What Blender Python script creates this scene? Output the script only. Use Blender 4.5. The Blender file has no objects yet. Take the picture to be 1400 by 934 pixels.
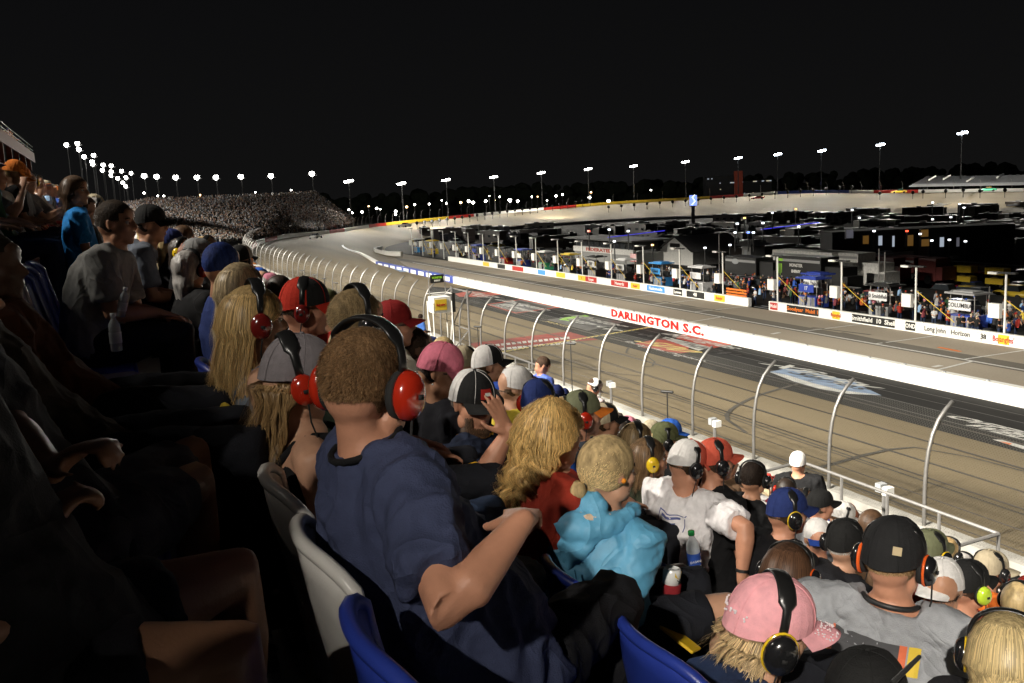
import bpy, math, random
import numpy as np
from mathutils import Vector, Matrix
from mathutils.bvhtree import BVHTree
R = math.radians
rnd = random.Random(7)
S = bpy.context.scene
COL = S.collection
EYE = 13.1                       # camera height above pit road
# ------------------------------------------------------------------ camera
YAW, PITCH, ROLL, FPX = R(22.337), R(9.035), R(2.7), 1300.0
Fv = Vector((math.sin(YAW)*math.cos(PITCH), math.cos(YAW)*math.cos(PITCH), -math.sin(PITCH)))
R0 = Vector((math.cos(YAW), -math.sin(YAW), 0)); U0 = R0.cross(Fv)
Rv = R0*math.cos(ROLL) - U0*math.sin(ROLL); Uv = U0*math.cos(ROLL) + R0*math.sin(ROLL)
cd = bpy.data.cameras.new('camera'); cam = bpy.data.objects.new('camera', cd); COL.objects.link(cam)
m = Matrix((Rv, Uv, -Fv)).transposed().to_4x4(); m.translation = (0, 0, EYE); cam.matrix_world = m
cd.sensor_width = 36; cd.lens = 36*FPX/1400; cd.clip_start = .05; cd.clip_end = 3000
S.camera = cam
# ------------------------------------------------------------------ night sky, exposure
w = bpy.data.worlds.new('World'); S.world = w; w.use_nodes = True
wn = w.node_tree.nodes; wl = w.node_tree.links
bg = wn['Background']; bg.inputs[1].default_value = 1.0
tcw = wn.new('ShaderNodeTexCoord'); spw = wn.new('ShaderNodeSeparateXYZ'); wl.new(tcw.outputs['Generated'], spw.inputs[0])
crw = wn.new('ShaderNodeValToRGB'); crw.color_ramp.elements[0].color = (.0056, .0055, .0055, 1); crw.color_ramp.elements[0].position = 0
crw.color_ramp.elements[1].color = (.0028, .0029, .0034, 1); crw.color_ramp.elements[1].position = .30; wl.new(spw.outputs[2], crw.inputs[0]); wl.new(crw.outputs[0], bg.inputs[0])
S.view_settings.view_transform = 'Standard'; S.view_settings.look = 'None'
S.view_settings.exposure = 0; S.view_settings.gamma = 1
S.cycles.use_denoising = True
S.cycles.max_bounces = 5; S.cycles.diffuse_bounces = 3; S.cycles.sample_clamp_indirect = 3
S.cycles.sample_clamp_direct = 0; S.cycles.caustics_reflective = False; S.cycles.caustics_refractive = False
# ------------------------------------------------------------------ measuring helpers
def ray(px, py): return (px-700)/FPX*Rv - (py-467)/FPX*Uv + Fv
O = Vector((0, 0, EYE))
def PZ(px, py, Z): return O + ray(px, py)*Z
def PX(px, py, X): d = ray(px, py); return O + d*(X/d.x)
def PG(px, py, z=0.0): d = ray(px, py); return O + d*((z-EYE)/d.z)
TW, TI, ZO = 18.8, 45.0, 3.3            # outer wall face, inner wall face, height of outer edge
def tz(X): return ZO*(TI-X)/(TI-TW)
def PT(px, py):                          # point on the banked front straight
    d = ray(px, py); a = ZO/(TI-TW)
    k = (a*TI-EYE)/(d.z + a*d.x); return O + d*k
# ------------------------------------------------------------------ floodlights of the place
def spot(loc, tgt, power, half, blend=.4, rad=.9, col=(1, .95, .86), sx=1.0):
    l = bpy.data.lights.new('flood', 'SPOT'); l.energy = power; l.spot_size = 2*half; l.spot_blend = blend
    l.shadow_soft_size = rad; l.color = col
    o = bpy.data.objects.new('floodlight_beam', l); COL.objects.link(o)
    z = (Vector(loc)-Vector(tgt)).normalized(); x = Vector((0, 0, 1)).cross(z).normalized(); y = z.cross(x)
    mm = Matrix((x*sx, y, z)).transposed().to_4x4(); mm.translation = loc; o.matrix_world = mm
    return o
LX, LZ = -22.0, EYE+20
spot((LX, 185, LZ), PZ(330, 290, 262), 190000, R(20), .6, .8, (1, .95, .88), 2.4)
for y in (-35, 5, 45, 85, 125, 165):     # banks of lamps on the poles behind the stand: track beams
    spot((LX, y, LZ), (41, y+8, 0), 262000, R(12.5), .35, .8, (1, .94, .82), 3.2)
for y, p in ((-24, 175000), (14, 78000), (48, 85000), (85, 85000), (122, 65000)):   # and crowd beams
    spot((LX, y, LZ), (6, y+7, EYE-4), p, R(23), .6, .45, (1, .93, .82), 1.6)
# ------------------------------------------------------------------ materials
MATS = {}
def mat(name, col=(.5, .5, .5), rough=.6, metal=0, emit=None, es=1, noise=0, nscale=30, bump=0, bscale=60, objcol=False, spec=.5, stretch=None, coat=0, alpha=None, attr=None, crease=0):
    if name in MATS: return MATS[name]
    M = bpy.data.materials.new(name); M.use_nodes = True; n = M.node_tree.nodes; l = M.node_tree.links
    b = n['Principled BSDF']; b.inputs['Base Color'].default_value = (*col, 1); b.inputs['Roughness'].default_value = rough
    b.inputs['Metallic'].default_value = metal; b.inputs['Specular IOR Level'].default_value = spec
    if coat: b.inputs['Coat Weight'].default_value = coat; b.inputs['Coat Roughness'].default_value = .1
    if alpha is not None: b.inputs['Alpha'].default_value = alpha
    src = None
    if objcol:
        oi = n.new('ShaderNodeObjectInfo'); src = oi.outputs['Color']
    if attr:
        at = n.new('ShaderNodeAttribute'); at.attribute_name = attr; src = at.outputs['Color']
    tc = None
    def coords():
        nonlocal tc
        if tc is None:
            t = n.new('ShaderNodeTexCoord'); tc = t.outputs['Object']
            if stretch:
                mp = n.new('ShaderNodeMapping'); mp.inputs['Scale'].default_value = stretch; l.new(tc, mp.inputs[0]); tc = mp.outputs[0]
        return tc
    if noise:
        nt = n.new('ShaderNodeTexNoise'); nt.inputs['Scale'].default_value = nscale; nt.inputs['Detail'].default_value = 5
        l.new(coords(), nt.inputs['Vector'])
        mr = n.new('ShaderNodeMapRange'); mr.inputs[1].default_value = .3; mr.inputs[2].default_value = .7
        mr.inputs[3].default_value = 1-noise; mr.inputs[4].default_value = 1+noise; l.new(nt.outputs[0], mr.inputs[0])
        mx = n.new('ShaderNodeVectorMath'); mx.operation = 'SCALE'
        if src: l.new(src, mx.inputs[0])
        else: mx.inputs[0].default_value = col
        l.new(mr.outputs[0], mx.inputs['Scale']); src = mx.outputs[0]
    if src: l.new(src, b.inputs['Base Color'])
    if bump:
        nb = n.new('ShaderNodeTexNoise'); nb.inputs['Scale'].default_value = bscale; nb.inputs['Detail'].default_value = 4
        l.new(coords(), nb.inputs['Vector']); bp = n.new('ShaderNodeBump'); bp.inputs['Strength'].default_value = bump
        bp.inputs['Distance'].default_value = .01; l.new(nb.outputs[0], bp.inputs['Height']); l.new(bp.outputs[0], b.inputs['Normal'])
    if crease:
        nb2 = n.new('ShaderNodeTexNoise'); nb2.inputs['Scale'].default_value = 4.2; nb2.inputs['Detail'].default_value = 1.6; nb2.inputs['Distortion'].default_value = 1.0; nb2.inputs['Roughness'].default_value = .6
        rg = n.new('ShaderNodeMath'); rg.operation = 'SUBTRACT'; l.new(nb2.outputs[0], rg.inputs[0]); rg.inputs[1].default_value = .5
        ab = n.new('ShaderNodeMath'); ab.operation = 'ABSOLUTE'; l.new(rg.outputs[0], ab.inputs[0]); pw_ = n.new('ShaderNodeMath'); pw_.operation = 'POWER'; l.new(ab.outputs[0], pw_.inputs[0]); pw_.inputs[1].default_value = .55
        l.new(coords(), nb2.inputs['Vector']); b2 = n.new('ShaderNodeBump'); b2.inputs['Strength'].default_value = crease; b2.inputs['Distance'].default_value = .04; b2.invert = True
        l.new(pw_.outputs[0], b2.inputs['Height'])
        if bump: l.new(bp.outputs[0], b2.inputs['Normal'])
        l.new(b2.outputs[0], b.inputs['Normal'])
    if emit: b.inputs['Emission Color'].default_value = (*emit, 1); b.inputs['Emission Strength'].default_value = es
    MATS[name] = M; return M
def paint(name, c, rough=.5, **k): return mat(name, c, rough, noise=k.pop('noise', .08), nscale=k.pop('nscale', 3), **k)
# ------------------------------------------------------------------ mesh builder
class MB:
    def __init__(s): s.v = []; s.f = []; s.m = []
    def add(s, vs, fs, mi=0):
        o = len(s.v); s.v += [tuple(q) for q in vs]; s.f += [tuple(i+o for i in f) for f in fs]; s.m += [mi]*len(fs)
    def loft(s, secs, n=12, cap=True, mi=0):       # secs: (centre, U, V)
        vs = []; fs = []
        for c, U, V in secs:
            for i in range(n):
                a = 2*math.pi*i/n; vs.append(Vector(c)+Vector(U)*math.cos(a)+Vector(V)*math.sin(a))
        for k in range(len(secs)-1):
            for i in range(n):
                j = (i+1) % n; fs.append((k*n+i, k*n+j, (k+1)*n+j, (k+1)*n+i))
        if cap: fs.append(tuple(range(n))[::-1]); fs.append(tuple(range((len(secs)-1)*n, len(secs)*n)))
        s.add(vs, fs, mi)
    def tube(s, pts, rad, n=8, cap=True, mi=0, round_=False, flat=1.0):
        pts = [Vector(p) for p in pts]; K = len(pts)
        if not hasattr(rad, '__len__'): rad = [rad]*K
        rad = list(rad)
        if round_:
            d0 = (pts[0]-pts[1]).normalized(); d1 = (pts[-1]-pts[-2]).normalized()
            pts = [pts[0]+d0*rad[0]*.9, pts[0]+d0*rad[0]*.5]+pts+[pts[-1]+d1*rad[-1]*.5, pts[-1]+d1*rad[-1]*.9]
            rad = [rad[0]*.35, rad[0]*.85]+rad+[rad[-1]*.85, rad[-1]*.35]; K = len(pts)
        t = (pts[1]-pts[0]).normalized(); up = Vector((0, 0, 1)) if abs(t.z) < .9 else Vector((1, 0, 0))
        U = t.cross(up).normalized(); secs = []
        for k in range(K):
            a = pts[max(0, k-1)]; b = pts[min(K-1, k+1)]; t = (b-a)
            if t.length < 1e-9: t = Vector((0, 0, 1))
            t.normalize(); U = (U-t*U.dot(t)).normalized(); V = t.cross(U)
            secs.append((pts[k], U*rad[k], V*rad[k]*flat))
        s.loft(secs, n, cap, mi)
    def ell(s, c, r, rot=None, n=12, m=8, mi=0):
        vs = []; fs = []; c = Vector(c)
        for i in range(1, m):
            ph = math.pi*i/m
            for j in range(n):
                th = 2*math.pi*j/n
                p = Vector((r[0]*math.sin(ph)*math.cos(th), r[1]*math.sin(ph)*math.sin(th), r[2]*math.cos(ph)))
                if rot: p = rot @ p
                vs.append(c+p)
        t = Vector((0, 0, r[2])); 
        if rot: t = rot @ t
        vs += [c+t, c-t]; T = (m-1)*n
        for i in range(m-2):
            for j in range(n):
                k = (j+1) % n; fs.append((i*n+j, (i+1)*n+j, (i+1)*n+k, i*n+k))
        for j in range(n):
            k = (j+1) % n; fs.append((T, j, k)); fs.append((T+1, (m-2)*n+k, (m-2)*n+j))
        s.add(vs, fs, mi)
    def box(s, c, d, rot=None, mi=0, taper=1.0):
        c = Vector(c); vs = []
        for z in (-.5, .5):
            q = taper if z > 0 else 1
            for x, y in ((-.5, -.5), (.5, -.5), (.5, .5), (-.5, .5)):
                p = Vector((x*d[0]*q, y*d[1]*q, z*d[2]))
                if rot: p = rot @ p
                vs.append(c+p)
        s.add(vs, [(3, 2, 1, 0), (4, 5, 6, 7), (0, 1, 5, 4), (1, 2, 6, 5), (2, 3, 7, 6), (3, 0, 4, 7)], mi)
    def quad(s, a, b, c, d, mi=0): s.add([a, b, c, d], [(0, 1, 2, 3)], mi)
    def mesh(s, name, mats, smooth=False):
        me = bpy.data.meshes.new(name); me.from_pydata(s.v, [], s.f)
        for M in mats: me.materials.append(M)
        if len(mats) > 1: me.polygons.foreach_set('material_index', s.m)
        if smooth: me.polygons.foreach_set('use_smooth', [True]*len(me.polygons))
        me.update(); return me
    def build(s, name, mats, parent=None, smooth=False, loc=None):
        if not isinstance(mats, (list, tuple)): mats = [mats]
        return link(name, s.mesh(name, mats, smooth), parent, loc)
def link(name, me, parent=None, loc=None):
    o = bpy.data.objects.new(name, me); COL.objects.link(o)
    if parent: o.parent = parent
    if loc is not None: o.location = loc
    return o
def thing(name, label, cat, loc=(0, 0, 0), rz=0, group=None):
    o = link(name, None, None, loc); o.rotation_euler = (0, 0, rz); o.empty_display_size = .1; return tag(o, label, cat, group)
def tag(o, label=None, cat=None, group=None, kind=None):
    if label: o['label'] = label
    if cat: o['category'] = cat
    if group: o['group'] = group
    if kind: o['kind'] = kind
    return o
def struct(o): o['kind'] = 'structure'; return o
def stuff(o): o['kind'] = 'stuff'; return o
def dup(root, loc=None, rz=None, label=None, group=None, color=None):
    r = root.copy(); COL.objects.link(r)
    if loc is not None: r.location = loc
    if rz is not None: r.rotation_euler = (0, 0, rz)
    if label: r['label'] = label
    if group: r['group'] = group
    for ch in list(root.children):
        c = ch.copy(); COL.objects.link(c); c.parent = r
        if color: c.color = color
        for g in ch.children:
            d = g.copy(); COL.objects.link(d); d.parent = c
    return r
_tc = {}
def text_mesh(s, size=1, bold=0.0, extrude=.0, spacing=1.0):
    key = (s, size, bold, extrude, spacing)
    if key in _tc: return _tc[key]
    c = bpy.data.curves.new('t', 'FONT'); c.body = s; c.size = size; c.offset = bold; c.extrude = extrude
    c.align_x = 'CENTER'; c.align_y = 'CENTER'; c.resolution_u = 2; c.space_character = spacing
    o = bpy.data.objects.new('t', c); COL.objects.link(o); dg = bpy.context.evaluated_depsgraph_get()
    me = bpy.data.meshes.new_from_object(o.evaluated_get(dg)); bpy.data.objects.remove(o)
    vs = [tuple(v.co) for v in me.vertices]; fs = [tuple(p.vertices) for p in me.polygons]
    _tc[key] = (vs, fs); return vs, fs
def text_obj(name, s, size, M, parent, at, ux, uy, bold=0, extrude=.004, shear=0, sx=1, spacing=1.0):
    vs, fs = text_mesh(s, size, bold, extrude, spacing); at = Vector(at); ux = Vector(ux); uy = Vector(uy); n = ux.cross(uy)
    b = MB(); b.add([at+ux*(x*sx+y*shear)+uy*y+n*z for x, y, z in vs], fs); return b.build(name, M, parent)
# ------------------------------------------------------------------ vector noise for folds
_rs = np.random.RandomState(3); _tab = _rs.rand(32, 32, 32)
def vnoise(p):
    i = np.floor(p).astype(int); f = p-i; f = f*f*(3-2*f); r = 0
    for a in (0, 1):
        for b_ in (0, 1):
            for c in (0, 1):
                wgt = (f[:, 0] if a else 1-f[:, 0])*(f[:, 1] if b_ else 1-f[:, 1])*(f[:, 2] if c else 1-f[:, 2])
                r = r+wgt*_tab[(i[:, 0]+a) % 32, (i[:, 1]+b_) % 32, (i[:, 2]+c) % 32]
    return r
def remesh(mb, vox, name, mats, parent, smooth=3, folds=0, seed=0, fscale=(9, 9, 5), keep=False):
    me = mb.mesh(name, [] ); o = link(name, me)
    md = o.modifiers.new('r', 'REMESH'); md.mode = 'VOXEL'; md.voxel_size = vox; md.use_smooth_shade = True
    if smooth: ms = o.modifiers.new('s', 'SMOOTH'); ms.factor = .5; ms.iterations = smooth
    dg = bpy.context.evaluated_depsgraph_get(); dg.update()
    me2 = bpy.data.meshes.new_from_object(o.evaluated_get(dg)); bpy.data.objects.remove(o)
    if folds:
        n = len(me2.vertices); co = np.empty(n*3); me2.vertices.foreach_get('co', co); co = co.reshape(-1, 3)
        no = np.empty(n*3); me2.vertices.foreach_get('normal', no); no = no.reshape(-1, 3)
        q = co*np.array(fscale)+seed*3.7+20; q = q+1.1*np.stack([vnoise(q*.7+5), vnoise(q*.7+9), vnoise(q*.7+13)], 1)
        r = 1-np.abs(vnoise(q)*2-1); r2 = 1-np.abs(vnoise(q*2.3+4)*2-1)
        co = co+no*((r**2.2-.35)*folds+(r2**2-.3)*folds*.4)[:, None]
        me2.vertices.foreach_set('co', co.ravel())
    me2.materials.clear()
    for M in (mats if isinstance(mats, (list, tuple)) else [mats]): me2.materials.append(M)
    me2.polygons.foreach_set('use_smooth', [True]*len(me2.polygons)); me2.name = name; me2.update()
    return link(name, me2, parent)
def decal(src, base, at, ux, uy, shapes, M, name='print', off=.003, lift=.12):
    """print a flat shape (list of (verts2d, faces)) on the surface of a garment"""
    me = src.data; bv = BVHTree.FromPolygons([v.co for v in me.vertices], [p.vertices for p in me.polygons])
    at = Vector(at); ux = Vector(ux).normalized(); uy = Vector(uy).normalized(); n = ux.cross(uy).normalized(); b = MB()
    for vs, fs in shapes:
        out = []
        for q in vs:
            p = at+ux*q[0]+uy*q[1]; h = bv.ray_cast(p+n*lift, -n, lift*2.2)
            q_ = bv.find_nearest(p); out.append((h[0]+n*off) if h[0] is not None else q_[0]+q_[1]*off)
        b.add(out, fs)
    return b.build(name, M, base)
def rect2(x0, y0, x1, y1, nx=8, ny=8):
    vs = [(x0+(x1-x0)*i/nx, y0+(y1-y0)*j/ny) for j in range(ny+1) for i in range(nx+1)]
    return vs, [(j*(nx+1)+i, j*(nx+1)+i+1, (j+1)*(nx+1)+i+1, (j+1)*(nx+1)+i) for j in range(ny) for i in range(nx)]
# ================================================================== the setting
M_conc = None
def ground_mat(name, c1, c2, sc=.08, fine=6, rough=.8, tx=None):
    M = bpy.data.materials.new(name); M.use_nodes = True; n = M.node_tree.nodes; l = M.node_tree.links; b = n['Principled BSDF']
    t = n.new('ShaderNodeTexCoord'); a = n.new('ShaderNodeTexNoise'); a.inputs['Scale'].default_value = sc; a.inputs['Detail'].default_value = 8
    mp = n.new('ShaderNodeMapping'); mp.inputs['Scale'].default_value = tx or (1, 1, 1); l.new(t.outputs['Object'], mp.inputs[0]); l.new(mp.outputs[0], a.inputs['Vector'])
    f = n.new('ShaderNodeTexNoise'); f.inputs['Scale'].default_value = fine; f.inputs['Detail'].default_value = 6; l.new(t.outputs['Object'], f.inputs['Vector'])
    ad = n.new('ShaderNodeMath'); ad.operation = 'MULTIPLY_ADD'; l.new(f.outputs[0], ad.inputs[0]); ad.inputs[1].default_value = .35; 
    ms = n.new('ShaderNodeMath'); ms.operation = 'MULTIPLY'; l.new(a.outputs[0], ms.inputs[0]); ms.inputs[1].default_value = .65; l.new(ms.outputs[0], ad.inputs[2])
    cr = n.new('ShaderNodeValToRGB'); cr.color_ramp.elements[0].position = .35; cr.color_ramp.elements[0].color = (*c1, 1)
    cr.color_ramp.elements[1].position = .65; cr.color_ramp.elements[1].color = (*c2, 1); l.new(ad.outputs[0], cr.inputs[0])
    l.new(cr.outputs[0], b.inputs['Base Color']); b.inputs['Roughness'].default_value = rough; b.inputs['Specular IOR Level'].default_value = .12
    bp = n.new('ShaderNodeBump'); bp.inputs['Strength'].default_value = .25; bp.inputs['Distance'].default_value = .02; l.new(f.outputs[0], bp.inputs['Height']); l.new(bp.outputs[0], b.inputs['Normal'])
    MATS[name] = M; return M
GM = ground_mat
Mtrack = GM('track_concrete', (.165, .128, .075), (.245, .197, .122), .12, 9, .75, (1, .12, 1))
Mdark = GM('dark_asphalt', (.016, .0155, .015), (.030, .029, .028), .3, 14, .8, (1, .1, 1))
Mpit = GM('pit_road_concrete', (.27, .23, .18), (.38, .335, .27), .1, 7, .8, (1, .15, 1))
Mpitd = GM('pit_road_dark', (.13, .118, .10), (.19, .175, .15), .2, 8, .8, (1, .1, 1))
Mground = GM('infield_ground', (.010, .010, .009), (.022, .021, .018), .05, 3, .95)
Mapron = GM('apron_concrete', (.10, .09, .07), (.17, .155, .125), .4, 8, .85)
Mwhite = paint('white_wall_paint', (.80, .79, .75), .55, nscale=.6, noise=.05)
Mwhite2 = paint('white_line_paint', (.62, .61, .58), .6, noise=.2, nscale=4)
Mred = paint('red_paint', (.42, .02, .015), .5); Mblue = paint('blue_paint', (.03, .06, .30), .5)
Myel = paint('yellow_paint', (.70, .48, .03), .5); Mblk = paint('black_paint', (.012, .012, .012), .5)
Mgrn = paint('lime_green_paint', (.30, .65, .03), .5); Mgray = paint('gray_paint', (.30, .31, .32), .5)
Morg = paint('orange_paint', (.75, .18, .02), .5)
Msteel = mat('galvanised_steel', (.30, .29, .28), .45, .6, noise=.12, nscale=12)
Mcable = mat('steel_cable', (.10, .09, .08), .5, .7)
Mdsteel = mat('dark_steel', (.05, .05, .05), .5, .5)
Mrub = mat('black_rubber', (.01, .01, .01), .8)
Mglow = mat('lamp_glow', (1, 1, 1), .5, emit=(1, .97, .9), es=28)
Mglowb = mat('lamp_glow_cool', (1, 1, 1), .5, emit=(.8, .9, 1), es=30)
# ground
g = MB(); g.quad((-1500, -800, -1.2), (1500, -800, -1.2), (1500, 2200, -1.2), (-1500, 2200, -1.2))
struct(g.build('ground', Mground))
# path of the outer wall round the turn (top edge of wall)
owp = [(362, 326, 238), (400, 319.5, 265), (450, 315, 290), (515, 306, 330), (580, 299, 357), (648, 292.5, 375), (720, 286, 390), (788, 280, 400), (850, 275, 405), (950, 269.5, 400), (1085, 261, 385), (1213, 260, 340), (1400, 257.5, 300), (1560, 256, 270), (1800, 256, 240)]
outer = [Vector((18.4, y, 4.3)) for y in range(-40, 121, 10)] + [Vector((19.2, 150, 4.3)), Vector((22, 180, 4.3)), Vector((26.5, 205, 4.35))] + [PZ(*q) for q in owp]
def smooth_path(pts, step):
    out = []; P = [pts[0]]+list(pts)+[pts[-1]]
    for i in range(1, len(P)-2):
        a, b, c, d = P[i-1:i+3]; n = max(1, int((c-b).length/step))
        for k in range(n):
            t = k/n; out.append(.5*((2*b)+(c-a)*t+(2*a-5*b+4*c-d)*t*t+(3*b-a-3*c+d)*t*t*t))
    out.append(pts[-1]); return out
OP = smooth_path(outer, 6)
def normals2(path):
    ns = []
    for i in range(len(path)):
        t = path[min(i+1, len(path)-1)]-path[max(i-1, 0)]; ns.append(Vector((t.y, -t.x, 0)).normalized())   # to the inside (right)
    return ns
ON = normals2(OP)
# racing surface: straight
b = MB(); xd = 33.6
tr = MB()
istart = next(i for i, p in enumerate(OP) if p.y > 119)
tr.quad((TW-.4, -40, tz(TW-.4)), (TI, -40, 0), (TI, 120, 0), (TW-.4, 120, tz(TW-.4)))
prev = None; inner = []
for i in range(istart, len(OP)):
    p, n = OP[i], ON[i]; k = min(1, max(0, (i-istart)/12)); o = Vector((p.x, p.y, p.z-1.0)); q = Vector((p.x, p.y, 0))+n*(26.6+k*3); q.z = 0
    if i == istart: o = Vector((TW-.4, 120, tz(TW-.4))); q = Vector((TI, 120, 0))
    row = [o.lerp(q, t) for t in (0, .25, .5, .75, 1)]
    if prev:
        for a in range(4): tr.quad(prev[a], prev[a+1], row[a+1], row[a])
    prev = row; inner.append(q)
struct(tr.build('race_track', Mtrack, smooth=True))
def sheet(name, pts, M, dz=.012, f=tz):
    b = MB(); vs = [(x, y, f(x)+dz) for x, y in pts]; b.add(vs, [tuple(range(len(vs)))]); o = b.build(name, M); return o
struct(sheet('inside_lane', [(xd, -40), (TI-.05, -40), (TI-.05, PX(590, 372, 44).y), (xd, 108), ][::1], Mdark))
# pit road and its paddock apron
p = MB(); p.quad((TI+.6, -60, .004), (60, -60, .004), (60, 260, .004), (TI+.6, 235, .004)); struct(p.build('pit_road', Mpit))
p = MB(); p.quad((53.2, -60, .008), (55.4, -60, .008), (55.4, 235, .008), (53.2, 235, .008)); p.quad((46.4, -60, .008), (48.6, -60, .008), (48.6, 200, .008), (46.4, 200, .008)); struct(p.build('pit_lane_strip', Mpitd))
p = MB(); p.quad((60.9, -60, 0), (84, -60, 0), (84, 260, 0), (60.9, 260, 0)); struct(p.build('paddock_pavement', GM('paddock_asphalt', (.02, .02, .02), (.04, .04, .038), .2, 5)))
def flat(name, pts, M, z=.014, kind=True):
    b = MB(); b.add([(x, y, z) for x, y in pts], [tuple(range(len(pts)))]); o = b.build(name, M); struct(o); return o
def lineG(a, c, wd, M, name='painted_line', z=.014):
    a = PG(*a); c = PG(*c); t = (c-a).normalized(); n = Vector((t.y, -t.x, 0))*wd/2
    flat(name, [(a-n)[:2], (a+n)[:2], (c+n)[:2], (c-n)[:2]], M, z)
lx = PG(1050, 444.6).x
flat('painted_line', [(lx-.13, -50), (lx+.13, -50), (lx+.13, 180), (lx-.13, 180)], Mwhite2)
ys = PG(1369, 484).y
for k in range(-2, 16):
    y = ys+8.35*k*1.0
    if k in (0, 1, 2) or k > 3: flat('stall_line', [(60-.1, y-.1), (60-.1, y+.1), (lx, y+.1+.0), (lx, y-.1)][::-1], Mwhite2, .018)
lineG((1330, 494), (1274, 508), .25, Mwhite2, z=.02); lineG((935, 437), (860, 430+26), .22, Mwhite2, z=.02); lineG((990, 433), (935, 442), .22, Mwhite2, z=.021)
lineG((1055, 457), (1066, 455), .4, Mwhite2, z=.02); lineG((1276, 502), (1287, 500), .4, Mwhite2, z=.02)
lineG((1283, 475), (1313, 481), .35, Morg, z=.02)
# rubber marks on pit stalls
for q in [((1150, 455), (1205, 466)), ((1160, 460), (1215, 470)), ((1255, 474), (1300, 486)), ((1050+60, 448), (1190, 458)), ((905, 412), (950, 420)), ((930, 418), (985, 425)), ((1340, 520), (1395, 532)), ((1060, 470), (1130, 486))]:
    lineG(q[0], q[1], .35, Mpitd, 'tyre_mark', .022)
# skid marks on the track
def skid(pts, wd=.22, M=None):
    P = [PT(*q) for q in pts]; P = smooth_path(P, 1.5) if len(P) > 2 else P; b = MB(); N = normals2(P)
    for i in range(len(P)-1):
        v = [P[i]-N[i]*wd/2, P[i]+N[i]*wd/2, P[i+1]+N[i+1]*wd/2, P[i+1]-N[i+1]*wd/2]
        for a in v: a.z = tz(a.x)+.02
        b.quad(*v)
    struct(b.build('tyre_mark', M or MATS['skid_rubber']))
mat('skid_rubber', (.07, .062, .05), .8, noise=.3, nscale=3)
skid([(1110, 520), (1040, 540), (1000, 560), (995, 575), (1020, 592)], .2); skid([(860, 475), (856, 483), (870, 487)], .14)
skid([(885, 488), (895, 495), (892, 501), (880, 502)], .14); skid([(730, 440+45), (800, 505), (880, 515)], .16); skid([(1400, 605+40), (1250, 612), (1120, 640)], .2)
skid([(780, 520), (900, 540), (1050, 590), (1200, 640)], .12)
for k, (y0, yy) in enumerate([(-10, 70), (5, 110), (0, 90), (20, 118)]):
    x = (24.5, 27.3, 30.5, 21.5)[k]; struct(sheet('tyre_mark', [(x, y0), (x+.18, y0), (x+.9, yy), (x+.75, yy)], MATS['skid_rubber'], .016))
# seams of the dark lane
Mseam = mat('lane_seam', (.16, .155, .15), .8, noise=.2, nscale=2)
for x in (36.1, 38.2, 40.4, 42.6): struct(sheet('lane_seam', [(x, -30), (x+.10, -30), (x+.10, 105), (x, 105)], Mseam, .018))
# painted advertising on the surface; u runs along -Y (to the right as seen from the stand), v up the slope to the infield
UX = Vector((0, -1, 0)); UY = Vector((1, 0, -ZO/(TI-TW))).normalized()
def tpoly(pts, M, dz=.020, name='painted_advert'):
    b = MB(); vs = []
    for q in pts: v = PT(*q); v.z = tz(v.x)+dz; vs.append(v)
    b.add(vs, [tuple(range(len(vs)))]); return struct(b.build(name, M))
def ttext(s, px, size, M, dz=.026, shear=0, sx=1, bold=0):
    c = PT(*px); c.z = tz(c.x)+dz; return struct(text_obj('painted_lettering', s, size, M, None, c, UX, UY, bold, 0, shear, sx))
Mw3 = paint('faded_white_paint', (.60, .60, .57), .7, noise=.25, nscale=2); Mrd = paint('faded_red_paint', (.40, .06, .035), .7, noise=.25, nscale=2)
Mlb = paint('faded_blue_paint', (.24, .33, .48), .7, noise=.3, nscale=1.5); Mye = paint('faded_yellow_paint', (.62, .50, .16), .7, noise=.2, nscale=2)
Mrb = paint('dark_red_paint', (.27, .03, .02), .7, noise=.3, nscale=1)
tpoly([(660, 482), (640, 470), (776, 453.5), (818, 465), (790, 467)], Mrb)
for k in range(17):
    t = k/17; x = 655+125*t
    tpoly([(x, 473.5-13*t), (x+5.2, 472.9-13*t), (x+6.5, 475.6-13*t), (x+1.5, 476.2-13*t)], Mw3, .026)
    tpoly([(x+8, 478.5-12*t), (x+14, 477.9-12*t), (x+15.5, 480.6-12*t), (x+9.5, 481.2-12*t)], Mw3, .026)
tpoly([(655, 488), (654, 486.4), (893, 446.4), (896, 447.3)], Mye, .030, 'start_finish_line')
for k in range(34):
    t = k/34; x = 700+190*t; y = 479.6-32*t; tpoly([(x, y), (x+2.4, y-.4), (x+2.6, y+.8), (x+.2, y+1.2)], Mblk, .034, 'line_chequer')
# framed black adverts
def frame(q, M, wd=.12, dz=.024):
    P = [PT(*a) for a in q]; b = MB()
    c = sum(P, Vector())/len(P)
    for i in range(4):
        a, d = P[i], P[(i+1) % 4]; v = [a, d, d.lerp(c, wd), a.lerp(c, wd)]
        for z in v: z.z = tz(z.x)+dz
        b.quad(*[x.copy() for x in v])
    struct(b.build('painted_border', M))
tpoly([(664, 416.5), (711, 409.5), (766, 420.5), (705, 429)], Mblk); frame([(664, 416.5), (711, 409.5), (766, 420.5), (705, 429)], Mrd, .1)
ttext('Darlington', (716, 417), 3.0, Mw3, shear=.2, bold=.03); ttext('Raceway', (709, 421.5), 2.6, Mw3, shear=.2, bold=.03)
ttext('OFFICIAL', (688, 421), 1.6, Mw3); 
tpoly([(622, 402), (640, 398), (690, 402), (660, 406.5), (628, 406)], Mrd); ttext('XFINITY', (655, 402.5), 3.0, Mw3, bold=.04); ttext('500', (655, 405), 3, Mw3)
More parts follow.
